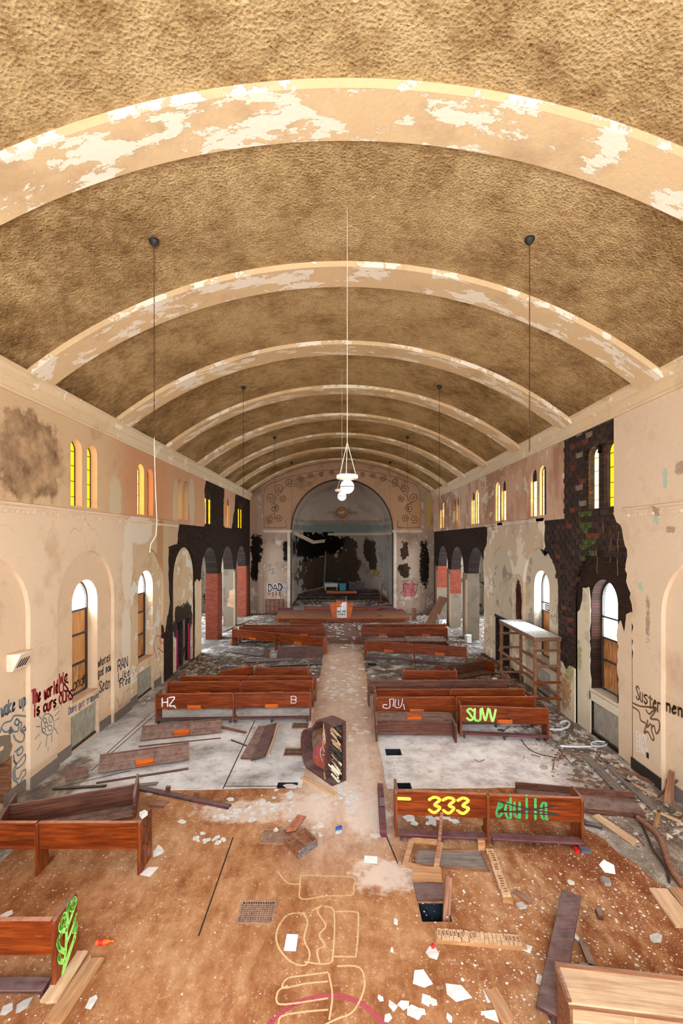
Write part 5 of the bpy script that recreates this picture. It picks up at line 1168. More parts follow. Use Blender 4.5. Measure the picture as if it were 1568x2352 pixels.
# wedge-shaped grille box on the left wall
q = WX(17, 1568, XL+.01); t = thing('wall_speaker', 'cream wedge-shaped box with slanted slots on the left wall', 'speaker', (XL+.14, 9.25, 3.0)); h_ = .3
t.location = (XL-.14, 9.3, 2.72)
MB().prism([(0, 0), (.16, 0), (.34, .36), (.0, .36)], .42, lambda u, v, d: Vector((u, -.0+d, v))).build('case', M['beigebox'], t, bevel=.006)
for i in range(4): MB().bar((.175+.03*0, -.0, .0), (.176, 0, .01), .001, .001) if 0 else None
for i in range(4):
    a, b = .08+.075*i, .05+.075*i
    MB().bar((.2, a+.0, .07), (.285, b+.06, .25), .03, .012, (.9, 0, -.44)).build('slot', M['char'], t)
for lb, p in (('small wall socket plate on the left wall above the baseboard', (XL+.0, 10.45, .62)), ('small dark socket plate on the right pilaster', (XR, 10.3, .55))):
    s_ = 1 if p[0] < 0 else -1
    t = thing('wall_socket', lb, 'socket', p); MB().box((0 if s_ > 0 else -.012, -.035, -.06), (.012 if s_ > 0 else 0, .035, .06)).build('plate', M['beigebox'] if s_ > 0 else M['iron'], t)
    for z in (-.028, .028): MB().box((.012 if s_ > 0 else -.016, -.012, z-.012), (.016 if s_ > 0 else -.012, .012, z+.012)).build('outlet', M['iron'], t)
# magenta cloths hanging in the burnt door on the left
for lb, y in (('magenta cloth strip hanging at the near side of the burnt left door', 19.05), ('magenta cloth strip hanging at the far side of the burnt left door', 20.45)):
    mb = MB(); n = 10; rr = random.Random(int(y*10)); vs = []
    for j in range(9):
        zz = 1.7-1.6*j/8
        for i in range(n+1): vs.append((XL-.10+.03*sin(i*1.7+j*.3)-.0, y-.11+.22*i/n*(.6+.4*j/8), zz))
    fs = [(j*(n+1)+i, j*(n+1)+i+1, (j+1)*(n+1)+i+1, (j+1)*(n+1)+i) for j in range(8) for i in range(n)]
    o = mb.add(vs, fs).build('hanging_cloth', M['pink'], smooth=True); tag(o, lb, 'cloth'); sm = o.modifiers.new('t', 'SOLIDIFY'); sm.thickness = .01

# ================================================================== register grates
def grate(label, r, nx, ny, slots=False):
    x0, y0, x1, y1 = r; t = thing('floor_register', label, 'grate', ((x0+x1)/2, (y0+y1)/2, 0)); a, b = (x1-x0)/2, (y1-y0)/2
    f = MB().box((-a-.03, -b-.03, .0), (a+.03, -b, .022)).box((-a-.03, b, 0), (a+.03, b+.03, .022)).box((-a-.03, -b, 0), (-a, b, .022)).box((a, -b, 0), (a+.03, b, .022)).build('rim', M['grate'], t)
    mb = MB()
    for i in range(1, nx): x = -a+2*a*i/nx; mb.box((x-.0065, -b, .002), (x+.0065, b, .016))
    for i in range(1, ny): y = -b+2*b*i/ny; mb.box((-a, y-.006, .0), (a, y+.006, .013))
    o = mb.build('grille', M['grate'], t); o['kind'] = 'stuff'
grate('square iron floor register nearest the bottom edge of the carpet', HOLES['register_near'], 13, 10); grate('iron floor register beside the smashed box', HOLES['register_mid'], 13, 9)
grate('rusty slotted floor register left of the fallen piano', HOLES['register_left'], 12, 2); grate('rusty floor register behind the piano, near the lettered pew', HOLES['register_far'], 12, 2)
grate('floor register under the kneeler of the numbered pew', HOLES['register_pew'], 13, 6)

# ================================================================== writing and drawing on walls and floor
def wall_fr(X): s_ = 1 if X < 0 else -1; return lambda u, v, e: Vector((X+s_*(.005+e), u, v))
def wpt(p, X): q = WX(p[0], p[1], X); return (q.y, q.z)
def wpaint(X, lines, wd, col, smooth=True, wall=None):
    return strokes('graffiti', [[wpt(p, X) for p in ln] for ln in lines], wd, S[col], wall_fr(X), wall or (wall_l if X < 0 else wall_r), smooth)
def wtext(X, word, a, b, hpx, wd, col, seed=1):
    p, q = WX(a[0], a[1], X), WX(b[0], b[1], X); top = WX(a[0], a[1]-hpx, X); h = top.z-p.z
    return strokes('graffiti', glyphs(word, p.y, p.z, q.y, q.z, h, seed), wd, S[col], wall_fr(X), wall_l if X < 0 else wall_r) if X < 0 else \
        strokes('graffiti', [[(2*p.y-u, v) for u, v in ln] for ln in glyphs(word, p.y, p.z, p.y+abs(q.y-p.y), q.z, h, seed)], wd, S[col], wall_fr(X), wall_r)
XP, XN = XL, XL-RD
wtext(XN, 'wake up', (2, 1646), (60, 1620), 30, .045, 'blue')
cs = lambda lst: [[(x/4.9, 1380+y/4.9) for x, y in ln] for ln in lst]
wpaint(XN, cs([[(2, 1480), (20, 1410), (60, 1370), (120, 1350), (150, 1300), (200, 1290), (285, 1300)], [(10, 1420), (40, 1470), (90, 1470), (120, 1420), (150, 1470), (200, 1460), (210, 1370), (240, 1380), (230, 1460), (270, 1500), (260, 1570), (220, 1590), (170, 1560), (150, 1510)],
    [(180, 1330), (160, 1380), (190, 1400), (210, 1350), (180, 1330)], [(120, 1450), (100, 1490), (135, 1480), (120, 1450)], [(270, 1410), (245, 1460), (285, 1455), (270, 1410)], [(165, 1700), (240, 1640), (250, 1700), (200, 1740), (190, 1690), (220, 1670)],
    [(150, 1740), (160, 1800), (190, 1830), (240, 1770), (280, 1730), (280, 1800), (220, 1870), (170, 1900), (170, 1990), (210, 2000), (240, 1930), (280, 1900), (285, 1950), (240, 2010), (240, 2060), (285, 2030), (285, 2080), (240, 2120), (200, 2090), (190, 2040), (150, 2010), (150, 1900), (180, 1850), (150, 1800)]]), .04, 'blue')
wtext(XP, 'The world', (73, 1618), (134, 1590), 30, .06, 'red', 2); wtext(XP, 'is ours', (76, 1646), (130, 1622), 26, .058, 'red', 3)
wtext(XN, 'We', (136, 1570), (158, 1561), 22, .05, 'red', 4); wtext(XN, 'US', (136, 1593), (158, 1584), 22, .05, 'red', 5); wtext(XN, 'OURS', (136, 1618), (168, 1603), 22, .05, 'red', 6)
circ = lambda cx, cy, rx, ry, n=14: [(cx+rx*cos(2*pi*i/n), cy+ry*sin(2*pi*i/n)) for i in range(n+1)]
wpaint(XP, cs([circ(535, 1390, 72, 120)+[], circ(500, 1345, 18, 26, 8), circ(565, 1330, 18, 40, 8), circ(520, 1395, 16, 28, 8), circ(560, 1430, 24, 30, 8), circ(490, 1460, 20, 26, 8), [(430, 1285), (460, 1330)], [(405, 1413), (445, 1416)], [(388, 1556), (438, 1500)], [(462, 1585), (418, 1682)], [(528, 1520), (512, 1644)],
    [(578, 1480), (580, 1590)], [(612, 1430), (648, 1500)], [(620, 1348), (662, 1320)], [(612, 1296), (662, 1240)], [(605, 1236), (655, 1190)], [(505, 1240), (505, 1275)], [(550, 1225), (545, 1260)]]), .022, 'blue')
wtext(XN, 'Dont get trapped', (157, 1641), (227, 1600), 15, .028, 'blue', 7); wtext(XN, '+', (135, 1628), (144, 1622), 16, .02, 'blue'); wtext(XN, '+', (156, 1616), (164, 1610), 14, .02, 'blue')
wtext(XL-.415, 'onor', (168, 1586), (200, 1566), 26, .035, 'black', 8)
wtext(XN, 'wheres', (225, 1533), (254, 1517), 20, .034, 'black', 9); wtext(XN, 'god now', (225, 1555), (255, 1539), 18, .034, 'black', 10); wtext(XN, 'Sean', (228, 1592), (254, 1577), 26, .036, 'black', 11)
wtext(XP, 'RAN', (270, 1542), (294, 1528), 24, .045, 'black', 12); wtext(XP, 'LiKe'.replace('K', 'k'), (272, 1564), (299, 1550), 18, .042, 'black', 13); wtext(XP, 'Free', (275, 1578), (300, 1566), 18, .045, 'black', 14)
wpaint(XP, [[(269, 1602), (274, 1624), (281, 1607)], [(284, 1590), (283, 1606)], [(296, 1580), (289, 1590)]], .02, 'red')
wpaint(XP, [[(352, 1480), (361, 1512), (369, 1466), (358, 1462), (352, 1480)], [(362, 1488), (374, 1498)], [(372, 1452), (366, 1470), (376, 1480)]], .03, 'red')
wtext(XP-.0, 'CH', (441, 1485), (449, 1480), 20, .03, 'red')
# right wall
csr = lambda lst: [[(1400+x/2.452, 900+y/2.452) for x, y in ln] for ln in lst]
wtext(XR, 'Suster', (1461, 1606), (1521, 1640), 30, .042, 'brown', 15)
wtext(XR+RD, 'nen', (1531, 1632), (1572, 1650), 26, .055, 'brown', 16)
wpaint(XR, csr([[(130, 1752), (170, 1770), (220, 1775), (262, 1780), (250, 1810), (230, 1840), (275, 1850), (280, 1900), (262, 1925), (250, 1880), (235, 1900), (250, 1950), (240, 1960), (215, 1915), (195, 1920), (205, 1870), (175, 1850), (165, 1800), (130, 1775)], [(205, 1790), (222, 1815), (240, 1800), (258, 1790)], [(215, 1850), (212, 1890), (230, 1870), (240, 1890)]]), .042, 'brown')
wtext(XR, 'EASY', (1462, 1700), (1486, 1712), 20, .018, 'white', 17); wtext(XR, 'ENvY', (1462, 1722), (1490, 1738), 22, .018, 'white', 18)
wpaint(XR, [[(1112, 1440), (1115, 1428), (1120, 1432)], [(1112, 1452), (1122, 1440), (1122, 1455)], [(1112, 1470), (1118, 1448), (1124, 1462)], [(1113, 1478), (1124, 1466)]], .03, 'red')
# floor drawings
ff = lambda z: (lambda u, v, e: Vector((u, v, z+e)))
def fpaint(lines, wd, col, z=.0145, smooth=True): return strokes('graffiti', [[tuple(G(*p)[:2]) for p in ln] for ln in lines], wd, S[col], ff(z), floor, smooth)
fpaint([[(690, 2012), (750, 2014), (811, 2018), (812, 2040), (806, 2058), (750, 2060), (692, 2067), (689, 2040), (690, 2012)], [(637, 2003), (660, 2030), (690, 2033)],
    [(700, 2100), (660, 2104), (636, 2140), (638, 2175), (665, 2210), (700, 2220), (711, 2192), (698, 2160), (706, 2120), (695, 2100)], [(716, 2094), (740, 2082), (728, 2095), (748, 2128), (733, 2150), (746, 2175), (728, 2185), (734, 2215)], [(745, 2084), (765, 2092), (768, 2140), (764, 2200), (758, 2214), (735, 2217), (700, 2212)],
    [(770, 2097), (815, 2097), (823, 2112), (818, 2192), (808, 2200), (766, 2200)], [(752, 2236), (700, 2243), (660, 2250), (650, 2272), (700, 2262), (752, 2257)], [(660, 2268), (640, 2278), (635, 2302), (655, 2310), (752, 2296)], [(755, 2240), (763, 2290), (756, 2345)], [(752, 2322), (690, 2328), (645, 2338), (640, 2360)],
    [(775, 2222), (825, 2225), (837, 2268), (812, 2325), (770, 2345), (740, 2360)]], .022, 'cream')
fpaint([[(620, 2352), (660, 2318), (700, 2300), (770, 2290), (830, 2308), (885, 2355)]], .07, 'pinkred', .0135)
fpaint([[(1090, 1745), (1100, 1750), (1112, 1745)]], .03, 'red', .004)
# the word on the grey floor between the two open ducts, reading up the nave
b0, b1 = G(930, 1792), G(916, 1742)
strokes('graffiti', [[(-v, u) for u, v in ln] for ln in glyphs('<Hole>', b0.y, -b0.x, b1.y, -b1.x, .24, 4)], .025, S['white'], ff(.004), floor)
# end wall and apse
def epaint(lines, wd, col, smooth=True, y=YE): return strokes('graffiti', [[(WY(*p, y).x, WY(*p, y).z) for p in ln] for ln in lines], wd, S[col], lambda u, v, e: Vector((u, y-.006-e, v)), wall_e, smooth)
def etext(w_, a, b, h, wd, col, seed=1): p, q = WY(*a, YE), WY(*b, YE); return strokes('graffiti', glyphs(w_, p.x, p.z, q.x, q.z, h/FP*YE, seed), wd, S[col], lambda u, v, e: Vector((u, YE-.006-e-(.004 if col == 'black' else 0), v)), wall_e)
etext('DAD', (616, 1357), (650, 1356), 15, .17, 'white'); etext('DAD', (616, 1357), (650, 1356), 15, .08, 'black'); etext('W', (650, 1356), (659, 1355), 15, .09, 'white'); etext('W', (650, 1356), (659, 1355), 15, .03, 'black')
epaint([[(618, 1358), (618, 1366)], [(626, 1358), (627, 1370)], [(634, 1358), (634, 1367)], [(642, 1358), (643, 1371)]], .07, 'maroon')
epaint([[(613, 1302), (622, 1296), (618, 1310), (628, 1306), (624, 1318), (632, 1314)]], .06, 'teal')
epaint([[(928, 1342), (950, 1342)], [(928, 1350), (950, 1350)], [(928, 1358), (950, 1358)], [(928, 1366), (950, 1366)]], .28, 'pinkred'); epaint([[(922, 1336), (944, 1334), (946, 1346)], [(926, 1340), (926, 1356), (920, 1362)], [(948, 1346), (958, 1342), (954, 1362), (946, 1352)], [(930, 1340), (940, 1344)]], .045, 'black')
def apse_sz(p):
    dx, dz = (p[0]-VX)/FP, (VY-p[1])/FP; Xw = AX+(AP if dx > 0 else -AP)*1.0
    if abs(dx) > 1e-6:
        Y = Xw/dx
        if 34 < Y <= 37.6: return ((Y if dx < 0 else -Y), H+dz*Y)
    a_ = dx*dx+1; b_ = -2*(dx*AX+37.6); c_ = AX*AX+37.6**2-AP**2; Y = (-b_+sqrt(max(0, b_*b_-4*a_*c_)))/(2*a_)
    ph = atan2(Y-37.6, dx*Y-AX); return (1000+ph, H+dz*Y)
def apse_fr(u, v, e):
    k = AP-.03-e
    if u > 500: return Vector((AX+k*cos(u-1000), 37.6+k*sin(u-1000), v))
    return Vector((AX-k, u, v)) if u > 0 else Vector((AX+k, -u, v))
def apaint(lines, wd, col):
    mb = MB()
    for ln in lines:
        pts = [apse_fr(*apse_sz(p), 0) for p in smooth_path(ln, 3)]
        mb.tube(pts, wd/2, 5)
    return mb.build('graffiti', S[col], wall_e)
apaint([[(673, 1326), (680, 1326)], [(676, 1326), (676, 1334)], [(681, 1326), (681, 1334)], [(681, 1330), (685, 1330)], [(685, 1326), (685, 1334)], [(690, 1326), (687, 1328), (690, 1331), (687, 1334)]], .06, 'black')
apaint([circ(783, 1306, 11, 9, 10), circ(779, 1306, 2, 2, 6), circ(788, 1307, 2, 2, 6), [(770, 1322), (790, 1330), (800, 1322), (803, 1296)], [(774, 1330), (768, 1318)]], .05, 'black')
apaint([[(852, 1314), (858, 1308), (860, 1320), (866, 1308), (868, 1320), (874, 1310)], [(852, 1324), (862, 1321), (874, 1324)]], .12, 'gold')
apaint([circ(815, 1292, 6, 8, 8), [(812, 1292), (818, 1296)]], .05, 'black')
# stencilled scrollwork on the spandrels
mir = lambda lst: lst+[[(2*785-x, y) for x, y in ln] for ln in lst]
spiral = lambda cx, cy, r, a0=0: [(cx+r*(1-i/22)*cos(a0+i*.55), cy+r*(1-i/22)*sin(a0+i*.55)) for i in range(20)]
sc_ = [[(607, 1211), (607, 1126), (640, 1104), (690, 1089), (740, 1081), (785, 1079)], [(607, 1211), (655, 1211), (655, 1196)]]
sc_ += [spiral(622, 1142, 12), spiral(642, 1123, 11, 2), spiral(630, 1168, 11, 4), spiral(620, 1192, 10, 1), spiral(640, 1192, 9, 3), spiral(664, 1108, 10, 1), spiral(690, 1100, 8, 3), spiral(714, 1093, 7, 2), spiral(738, 1089, 6, 1), spiral(762, 1086, 6, 3), spiral(648, 1146, 8, 5)]
sc_ += [[(622, 1154), (634, 1160), (630, 1179), (622, 1182)], [(634, 1140), (642, 1134), (654, 1118), (676, 1104), (700, 1098), (726, 1091)]]
epaint(mir(sc_), .05, 'line')

# ================================================================== loose paper, plaster shards, small finds
def shard(label, p, w_, d_, mat='shard', name='plaster_shard', cat='plaster shard', n=None, seed=0, th=.006, z=.013, tilt=.06, group=None, rect=False):
    rr = random.Random(seed or int(p[0]*13+p[1]*7)); n = n or rr.randint(4, 6); a0 = rr.uniform(0, 6)
    if rect: pts = [(-.5, -.5), (.5, -.5), (.5, .5), (-.5, .5)]
    else: pts = [(.5*rr.uniform(.65, 1.1)*cos(a0+2*pi*i/n+rr.uniform(-.3, .3)), .5*rr.uniform(.65, 1.1)*sin(a0+2*pi*i/n+rr.uniform(-.3, .3))) for i in range(n)]
    k1, k2 = rr.uniform(-tilt, tilt), rr.uniform(-tilt, tilt)
    m = min(k1*x*w_+k2*y*d_ for x, y in pts)
    o = MB().prism([(x*w_, y*d_) for x, y in pts], th, lambda u, v, k: Vector((u, v, k1*u+k2*v-m+k))).build(name, M[mat])
    o.location = (p[0], p[1], z); o.rotation_euler = (0, 0, rr.uniform(-.3, .3) if rect else 0)
    return tag(o, label, cat, group)
def spx(x0, y0, x1, y1):
    a, b = G((x0+x1)/2, y1), G((x0+x1)/2, y0); c = G((x0+x1)/2, (y0+y1)/2)
    return c, (x1-x0)/FP*c.y, b.y-a.y
big = [
 ('large white plaster shard, upper of the group near the bottom edge', (944, 2226, 990, 2276), 'shard'), ('large white plaster shard right of the other big ones, near the pale plank', (1019, 2255, 1076, 2303), 'shard'),
 ('white shard fan lowest of the bottom group', (926, 2312, 976, 2346), 'shard'), ('small white shard left of the bottom group', (888, 2298, 912, 2328), 'shard'), ('rounded white shard between the big bottom shards', (983, 2294, 1006, 2317), 'shard'),
 ('white shard half under the pale plank at the bottom', (1106, 2266, 1134, 2312), 'shard'), ('white shard at the bottom edge right of the pale plank', (1102, 2326, 1148, 2352), 'shard'), ('narrow white shard at the very bottom edge', (1022, 2330, 1040, 2354), 'shard'),
 ('white triangular shard beside the small red bottle cap', (977, 2178, 1012, 2210), 'shard'), ('small white shard left of the open floor pit', (902, 2110, 916, 2132), 'shard'), ('small curled white shard below the pit on the left', (895, 2176, 904, 2192), 'shard'), ('white shard under the right end of the crosswise key frame', (1182, 2168, 1232, 2193), 'shard'),
 ('crumpled white paper on the carpet right of the lengthwise key frame', (1376, 1984, 1414, 2012), 'paper'), ('white triangular shard in the middle of the right carpet', (1299, 2020, 1321, 2038), 'shard'), ('pale triangular shard at the top end of the long board', (1276, 2082, 1294, 2098), 'shard_grey'), ('greenish white glass shard against the long board', (1311, 2138, 1328, 2168), 'shard'),
 ('grey triangular shard on the dark carpet at the far right', (1486, 2148, 1524, 2172), 'shard_grey'), ('white sheet lying at the foot of the black-tagged pew end', (325, 1990, 362, 2018), 'paper'), ('white shard beside the back corner of the black-tagged pew end', (352, 1944, 376, 1972), 'shard'), ('large folded white sheet below the green-painted pew end', (84, 2266, 130, 2311), 'paper'),
 ('slim white shard standing out on carpet below the two leaning boards', (200, 2285, 222, 2328), 'shard'), ('bent white sheet at the left edge behind the nearest pew', (0, 2092, 34, 2116), 'paper'), ('grey shard cluster piece under the nearest pew', (40, 2290, 66, 2336), 'shard_grey'), ('second grey shard under the nearest pew', (0, 2310, 26, 2340), 'shard_grey'),
 ('pale shard left of the wooden frame, in front of the numbered pew', (850, 1916, 874, 1930), 'shard'), ('white shard pile piece under the numbered pew, left', (926, 1872, 958, 1892), 'shard'), ('white shard in the middle of the gap under the numbered pew', (982, 1872, 1004, 1904), 'shard'), ('flat white shard right of the others under the numbered pew', (1010, 1872, 1038, 1888), 'shard'),
 ('pale sheet of plaster on the grey floor left of the piano', (668, 1765, 704, 1780), 'shard_grey'), ('white shard between the left duct hole and the piano', (650, 1802, 682, 1815), 'shard'), ('larger white shard on the carpet edge below the left duct hole', (652, 1819, 680, 1838), 'shard'), ('white shard upper right of the middle register', (726, 1890, 745, 1906), 'shard'),
 ('white shard right of the smashed box', (727, 1912, 744, 1926), 'shard'), ('white shard lying left of the white litter on the carpet', (405, 1885, 430, 1896), 'shard'), ('white flake in the aisle right of the piano foot', (832, 1712, 846, 1718), 'shard'), ('pale shard by the near end of the carpet behind the black rail', (333, 1818, 355, 1830), 'shard_grey'),
]
for i, (lb, bx, m) in enumerate(big):
    c, w_, d_ = spx(*bx); shard(lb, c, w_*1.05, d_*1.1, m, 'paper_sheet' if m == 'paper' else 'plaster_shard', 'paper' if m == 'paper' else 'plaster shard', seed=40+i, tilt=.12)
def paper(lb, bx, m='paper', rz=None):
    c, w_, d_ = spx(*bx); o = shard(lb, c, w_, d_, m, 'paper_sheet', 'paper', rect=True, th=.003, tilt=.02, seed=9)
    if rz is not None: o.rotation_euler.z = rz
    return o
pp = paper('clean white paper sheet lying inside the chalk face drawing', (655, 2148, 682, 2187), rz=-.03)
ln = [[(-.05, -.11+.025*i), (.05-.02*(i % 3 == 0), -.11+.025*i)] for i in range(9)]
paper('white paper rectangle lying in the aisle before the wooden frame', (836, 1968, 866, 1985), rz=-.1)
o = shard('white plaster chunk resting on top of the black-tagged pew end', (e2.x-.02, e2.y+.18), .17, .2, 'shard', 'plaster_chunk', 'plaster chunk', th=.06, z=.862, tilt=0, seed=4)
shard('broken grey stone chunk on the right carpet', G(1392, 2031), .15, .17, 'graysmall', 'stone_chunk', 'stone', th=.06, seed=5, tilt=0)
shard('small dark wooden block standing on the right carpet', G(1376, 2106), .07, .14, 'pew_dark', 'wood_block', 'wood block', th=.07, seed=6, tilt=0, rect=True)
shard('ribbed grey metal scrap beside the short splintered stick', G(1197, 2085), .11, .1, 'shard_grey', 'metal_scrap', 'scrap', th=.03, seed=7, rect=True)
shard('white bucket-like lump by the foot of the scaffold', G(1136, 1567), .28, .2, 'white', 'plastic_tub', 'tub', th=.16, seed=8, tilt=0)
shard('pale rock-like plaster lump left of the right front pier', G(1076, 1476), .5, .5, 'shard', 'plaster_lump', 'plaster lump', th=.4, seed=12, tilt=0)
shard('white plaster lump behind the tilted pew by the pier foot', G(1016, 1441), .5, .4, 'shard', 'plaster_lump', 'plaster lump', th=.45, seed=13, tilt=0)
# bottle, cans and caps
t = thing('bottle', 'orange and red plastic bottle lying by the green-painted pew end', 'bottle', G(238, 2172)+Vector((0, 0, .047)), .15)
pr = [(.0, -.1), (.03, -.1), (.034, -.09), (.034, .03), (.03, .06), (.014, .085), (.014, .1), (0, .1)]
MB().lathe(pr, 14).build('body', M['orange'], t, smooth=True).rotation_euler = (0, pi/2, 0)
MB().lathe([(.035, -.06), (.035, .0)], 14).build('label_band', M['red'], t).rotation_euler = (0, pi/2, 0); MB().lathe([(0, .13), (.016, .13), (.016, .1), (0, .1)], 10).build('cap', M['orange'], t).rotation_euler = (0, pi/2, 0)
t = thing('drink_can', 'blue crushed can lying in the aisle right of the middle register', 'can', G(778, 1907)+Vector((0, 0, .045)), .5)
MB().lathe([(0, -.06), (.028, -.06), (.033, -.05), (.031, .0), (.033, .05), (.028, .06), (0, .06)], 12).build('body', M['blue'], t).rotation_euler = (0, pi/2, 0); MB().lathe([(0, .062), (.027, .062), (.027, .058)], 12).build('lid', M['white'], t).rotation_euler = (0, pi/2, 0)
o = MB().lathe([(.022, 0), (.024, .035), (.015, .045), (.015, .06), (0, .06)], 10).build('bottle_cap', M['red']); o.location = G(994, 2180)+Vector((0, 0, .013)); tag(o, 'small red bottle cap standing beside the white triangular shard', 'bottle cap')  # red screw cap of a bottle
o = MB().prism(jag([(0, 0), (.07, 0), (.08, .1), (.02, .12)], .04, .01, 3), .05, lambda u, v, d: Vector((u, v, d))).build('wrapper', M['red']); o.location = G(1322, 1962)+Vector((0, 0, .013)); tag(o, 'red wrapper on the carpet at the right foot of the numbered pew', 'wrapper')
o = MB().prism(jag([(0, 0), (.16, -.02), (.2, .1), (.04, .14)], .05, .015, 4), .05, lambda u, v, d: Vector((u, v, d*(1-u*2)))).build('rag', M['jean']); o.location = G(1334, 1961)+Vector((0, 0, .013)); tag(o, 'dark rag at the right foot of the numbered pew', 'rag')
# pipes and stray wires at the right wall
def pipe(lb, pts, r, mat, name='pipe', cat='pipe'):
    P = [Vector(p) for p in smooth_path([tuple(p) for p in pts], 5)]; o_ = P[0].copy()
    o = MB().tube([p-o_ for p in P], r, 8).build(name, M[mat], smooth=True); o.location = o_; return tag(o, lb, cat)
z5 = lambda x, y, z=.03: G(x, y)+Vector((0, 0, z))
pipe('straight white pipe lying on the rubble by the right wall', [z5(1285, 1716), z5(1325, 1718), z5(1362, 1717)], .025, 'pvc')
pipe('bent white pipe hook lying right of the green-lettered pew', [z5(1262, 1677), z5(1285, 1678), z5(1303, 1672), z5(1307, 1662), z5(1298, 1658), z5(1286, 1663)], .03, 'pvc')
pipe('white hose ring beside the straight white pipe', [tuple(z5(1375+18*cos(a), 1711+6*sin(a))) for a in [2*pi*k/10 for k in range(10)]], .02, 'pvc', 'hose', 'hose')
pipe('thin bent rod curving over the pale floor on the right', [z5(1196, 1700, .012), z5(1215, 1722, .012), z5(1245, 1735, .012), z5(1290, 1743, .012)], .012, 'rust', 'rod', 'rod')
pipe('brown rotted carpet roll snaking down the right edge', [z5(1463, 1882, .04), z5(1490, 1905, .05), z5(1515, 1930, .05), z5(1527, 1965, .05), z5(1545, 2010, .05), z5(1575, 2050, .05)], .055, 'brown', 'carpet_roll', 'carpet')
pipe('dark twisted branch-like strip beside the carpet roll', [z5(1468, 1890, .03), z5(1484, 1920, .03), z5(1500, 1955, .03), z5(1530, 2000, .03), z5(1536, 2030, .03)], .022, 'rust', 'strip', 'strip')
pipe('thin pale wire along the floor beneath the right wall boards', [z5(1370, 1750, .02), z5(1400, 1770, .02), z5(1440, 1800, .02), z5(1490, 1838, .02)], .01, 'cord', 'wire', 'wire')

# small papers scattered in the aisle and rows: countable, alike
rr = random.Random(21); pm = [MB().prism([(-.11, -.08), (.1, -.07), (.11, .08), (-.1, .075)], .004, lambda u, v, d: Vector((u, v, d+abs(u)*k))).mesh('paper_scrap', M['paper']) for k in (.05, .12, .2)]
n_ = 0
while n_ < 170:
    q = rr.random()
    if q < .55: x, y = rr.gauss(.25, .75), 30-13*rr.random()**1.6*1.0-rr.random()*1.5
    elif q < .8: x, y = rr.uniform(-.6, 1.0), rr.uniform(12, 18)
    else: x, y = rr.uniform(-2.6, 3.2), rr.uniform(16.2, 19.4)
    if abs(x-.1) > .85 and not (16.2 < y < 19.4): continue
    o = bpy.data.objects.new('paper_scrap', pm[n_ % 3]); C.objects.link(o); o.location = (x, y, .014); o.rotation_euler = (0, 0, rr.uniform(0, 6.28)); s_ = rr.uniform(.5, 1.15); o.scale = (s_, s_*rr.uniform(.6, 1), 1)
    k_ = 0 if y < 16.5 else 1 if y < 21 else 2
    tag(o, ('small white paper scrap strewn where the aisle passes the lettered pews', 'small white paper scrap on the bare floor past the pew blocks', 'small white paper scrap on the dark carpet before the platform')[k_], 'paper', ('paper scraps by the lettered pews', 'paper scraps past the pew blocks', 'paper scraps before the platform')[k_]); n_ += 1
sm = [MB().prism([(.06*U(.6, 1)*cos(a+U(-.3, .3)), .06*U(.6, 1)*sin(a+U(-.3, .3))) for a in (0, 1.3, 2.6, 3.9, 5.1)], .005, lambda u, v, d: Vector((u, v, d+abs(v)*.15))).mesh('plaster_flake', M['shard']) for k in range(4)]
spots = [(560, 1865, 70, 22, 30, 'below the long black rail'), (630, 1850, 60, 25, 22, 'between black rail and left duct hole'), (805, 1830, 22, 24, 30, 'at the foot of the piano'), (480, 1935, 22, 14, 14, 'in the little heap right of the black-tagged pew'), (1010, 1885, 60, 14, 12, 'in the gap under the numbered pew'),
 (945, 2318, 55, 30, 5, 'round the big shards near the bottom edge'), (760, 1830, 40, 20, 8, 'beside the notched pale plank'), (700, 1900, 60, 30, 8, 'round the smashed box'), (1290, 2250, 40, 40, 8, 'beside the pale cabinet')]
for (cx, cy, sx_, sy_, k, where) in spots:
    for i in range(k):
        p = G(rr.gauss(cx, sx_*.6), rr.gauss(cy, sy_*.6)); o = bpy.data.objects.new('plaster_flake', sm[i % 4]); C.objects.link(o)
        o.location = (p.x, p.y, .0145); o.rotation_euler = (0, 0, rr.uniform(0, 6)); s_ = rr.uniform(.6, 1.7); o.scale = (s_, s_, 1)
        tag(o, 'small white plaster flake '+where, 'plaster flake', 'plaster flakes '+where)

# uncountable crumbs
def crumbs(name, label, cat, mat, pts, smin, smax, flat=.4, z=.012):
    mb = MB(); r2 = random.Random(len(pts))
    for (x, y) in pts:
        s_ = smin*(smax/smin)**(r2.random()**2.2); a = r2.uniform(0, 6.3); n = r2.choice((3, 4, 4, 5)); h = s_*r2.uniform(.15, flat)
        ring = [(x+s_*r2.uniform(.6, 1.1)*cos(a+2*pi*i/n), y+s_*r2.uniform(.6, 1.1)*sin(a+2*pi*i/n), z) for i in range(n)]
        top_ = (x+r2.uniform(-.3, .3)*s_, y+r2.uniform(-.3, .3)*s_, z+h)
        mb.add(ring+[top_], [(i, (i+1) % n, n) for i in range(n)])
    o = mb.build(name, M[mat]); o['kind'] = 'stuff'; o['label'] = label; return o
rr = random.Random(33)
pts = []
for _ in range(16000):
    x = rr.uniform(-5.5, 6.2); y = rr.uniform(4.6, 9.8); dens = .10+.8*min(1, max(0, (x-.6)/2.5))+(.25 if x < -2.6 else 0)+(.25 if y > 8.8 else 0)
    if rr.random() < dens: pts.append((x, y))
crumbs('plaster_crumbs', 'white plaster crumbs sprinkled over the near carpet', 'debris', 'shard', pts, .003, .02, .3)
pts = [(rr.uniform(1.5, 6.6), rr.uniform(4.6, 7.6)) for _ in range(1500)]
crumbs('plaster_crumbs', 'paint flakes thick on the dark carpet at the lower right', 'debris', 'shard', pts, .006, .034, .25)
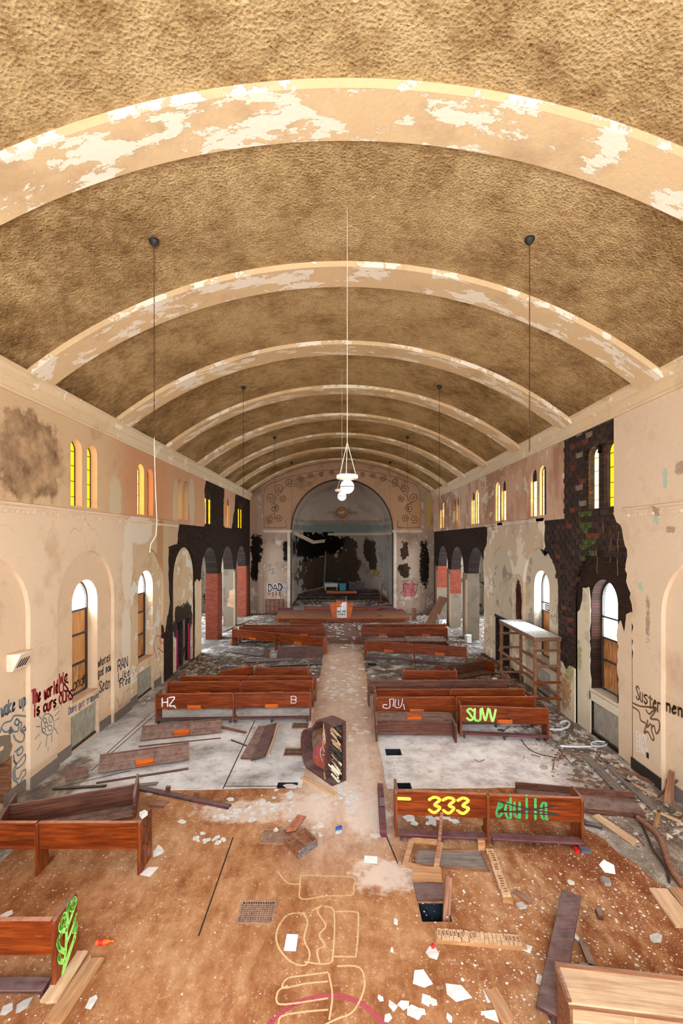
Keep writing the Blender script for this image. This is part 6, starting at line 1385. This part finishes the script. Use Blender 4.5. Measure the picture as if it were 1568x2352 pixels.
def not_in_aisle(x): return x < -.85 or x > 1.05
pts = []
for _ in range(5200):
    y = rr.uniform(8.2, 33.5); x = XR-.18-abs(rr.gauss(0, .8 if y < 16 else 1.5))
    if x > 1.2: pts.append((x, y))
for _ in range(2200):
    y = rr.uniform(14.5, 33.5); x = XL+.1+abs(rr.gauss(0, 1.4)); pts.append((x, y))
crumbs('rubble', 'pale plaster rubble heaped along the side walls', 'debris', 'rubble', pts, .015, .13, .6, 0)
pts = [(x, y) for x, y in ((rr.uniform(-6.3, 6.5), rr.uniform(15.8, 30.5)) for _ in range(3600)) if not_in_aisle(x)]
crumbs('rubble', 'dark burnt rubble spread between the far pews', 'debris', 'rubble_dark', pts, .015, .14, .5, 0)
pts = [(XR-.22-abs(rr.gauss(0, .7)), rr.uniform(8, 17)) for _ in range(1800)]
crumbs('rubble', 'dark rotted scraps among the plaster at the right wall', 'debris', 'rubble_dark', pts, .015, .16, .4, 0)
pts = [(rr.uniform(-3.4, 3.4), rr.uniform(34.2, 38.2)) for _ in range(900)]
crumbs('rubble', 'rubble lying on the apse steps', 'debris', 'rubble', pts, .02, .14, .6, .55)
for s_, X0 in ((1, XR+.7), (-1, XL-.7)):
    pts = [(X0+s_*rr.uniform(0, 3.3), rr.uniform(20.8, 34)) for _ in range(700)]
    crumbs('rubble', 'rubble covering the '+('right' if s_ > 0 else 'left')+' side aisle floor', 'debris', 'rubble', pts, .03, .3, .8, 0)
# splinters lying about
mb = MB()
for _ in range(260):
    y = rr.uniform(8, 30); x = XR-.8-abs(rr.gauss(0, .9)) if rr.random() < .6 else XL+.85+abs(rr.gauss(0, 1.2))
    if x < 0 and y < 15: continue
    a = rr.uniform(0, 6.3); l = rr.uniform(.1, .7); d = Vector((cos(a), sin(a), rr.uniform(0, .12)))*l; mb.bar(Vector((x, y, .015)), Vector((x, y, .015))+d, rr.uniform(.01, .04), .012)
o = mb.build('splinters', M['brown']); o['kind'] = 'stuff'; o['label'] = 'wood splinters among the rubble'
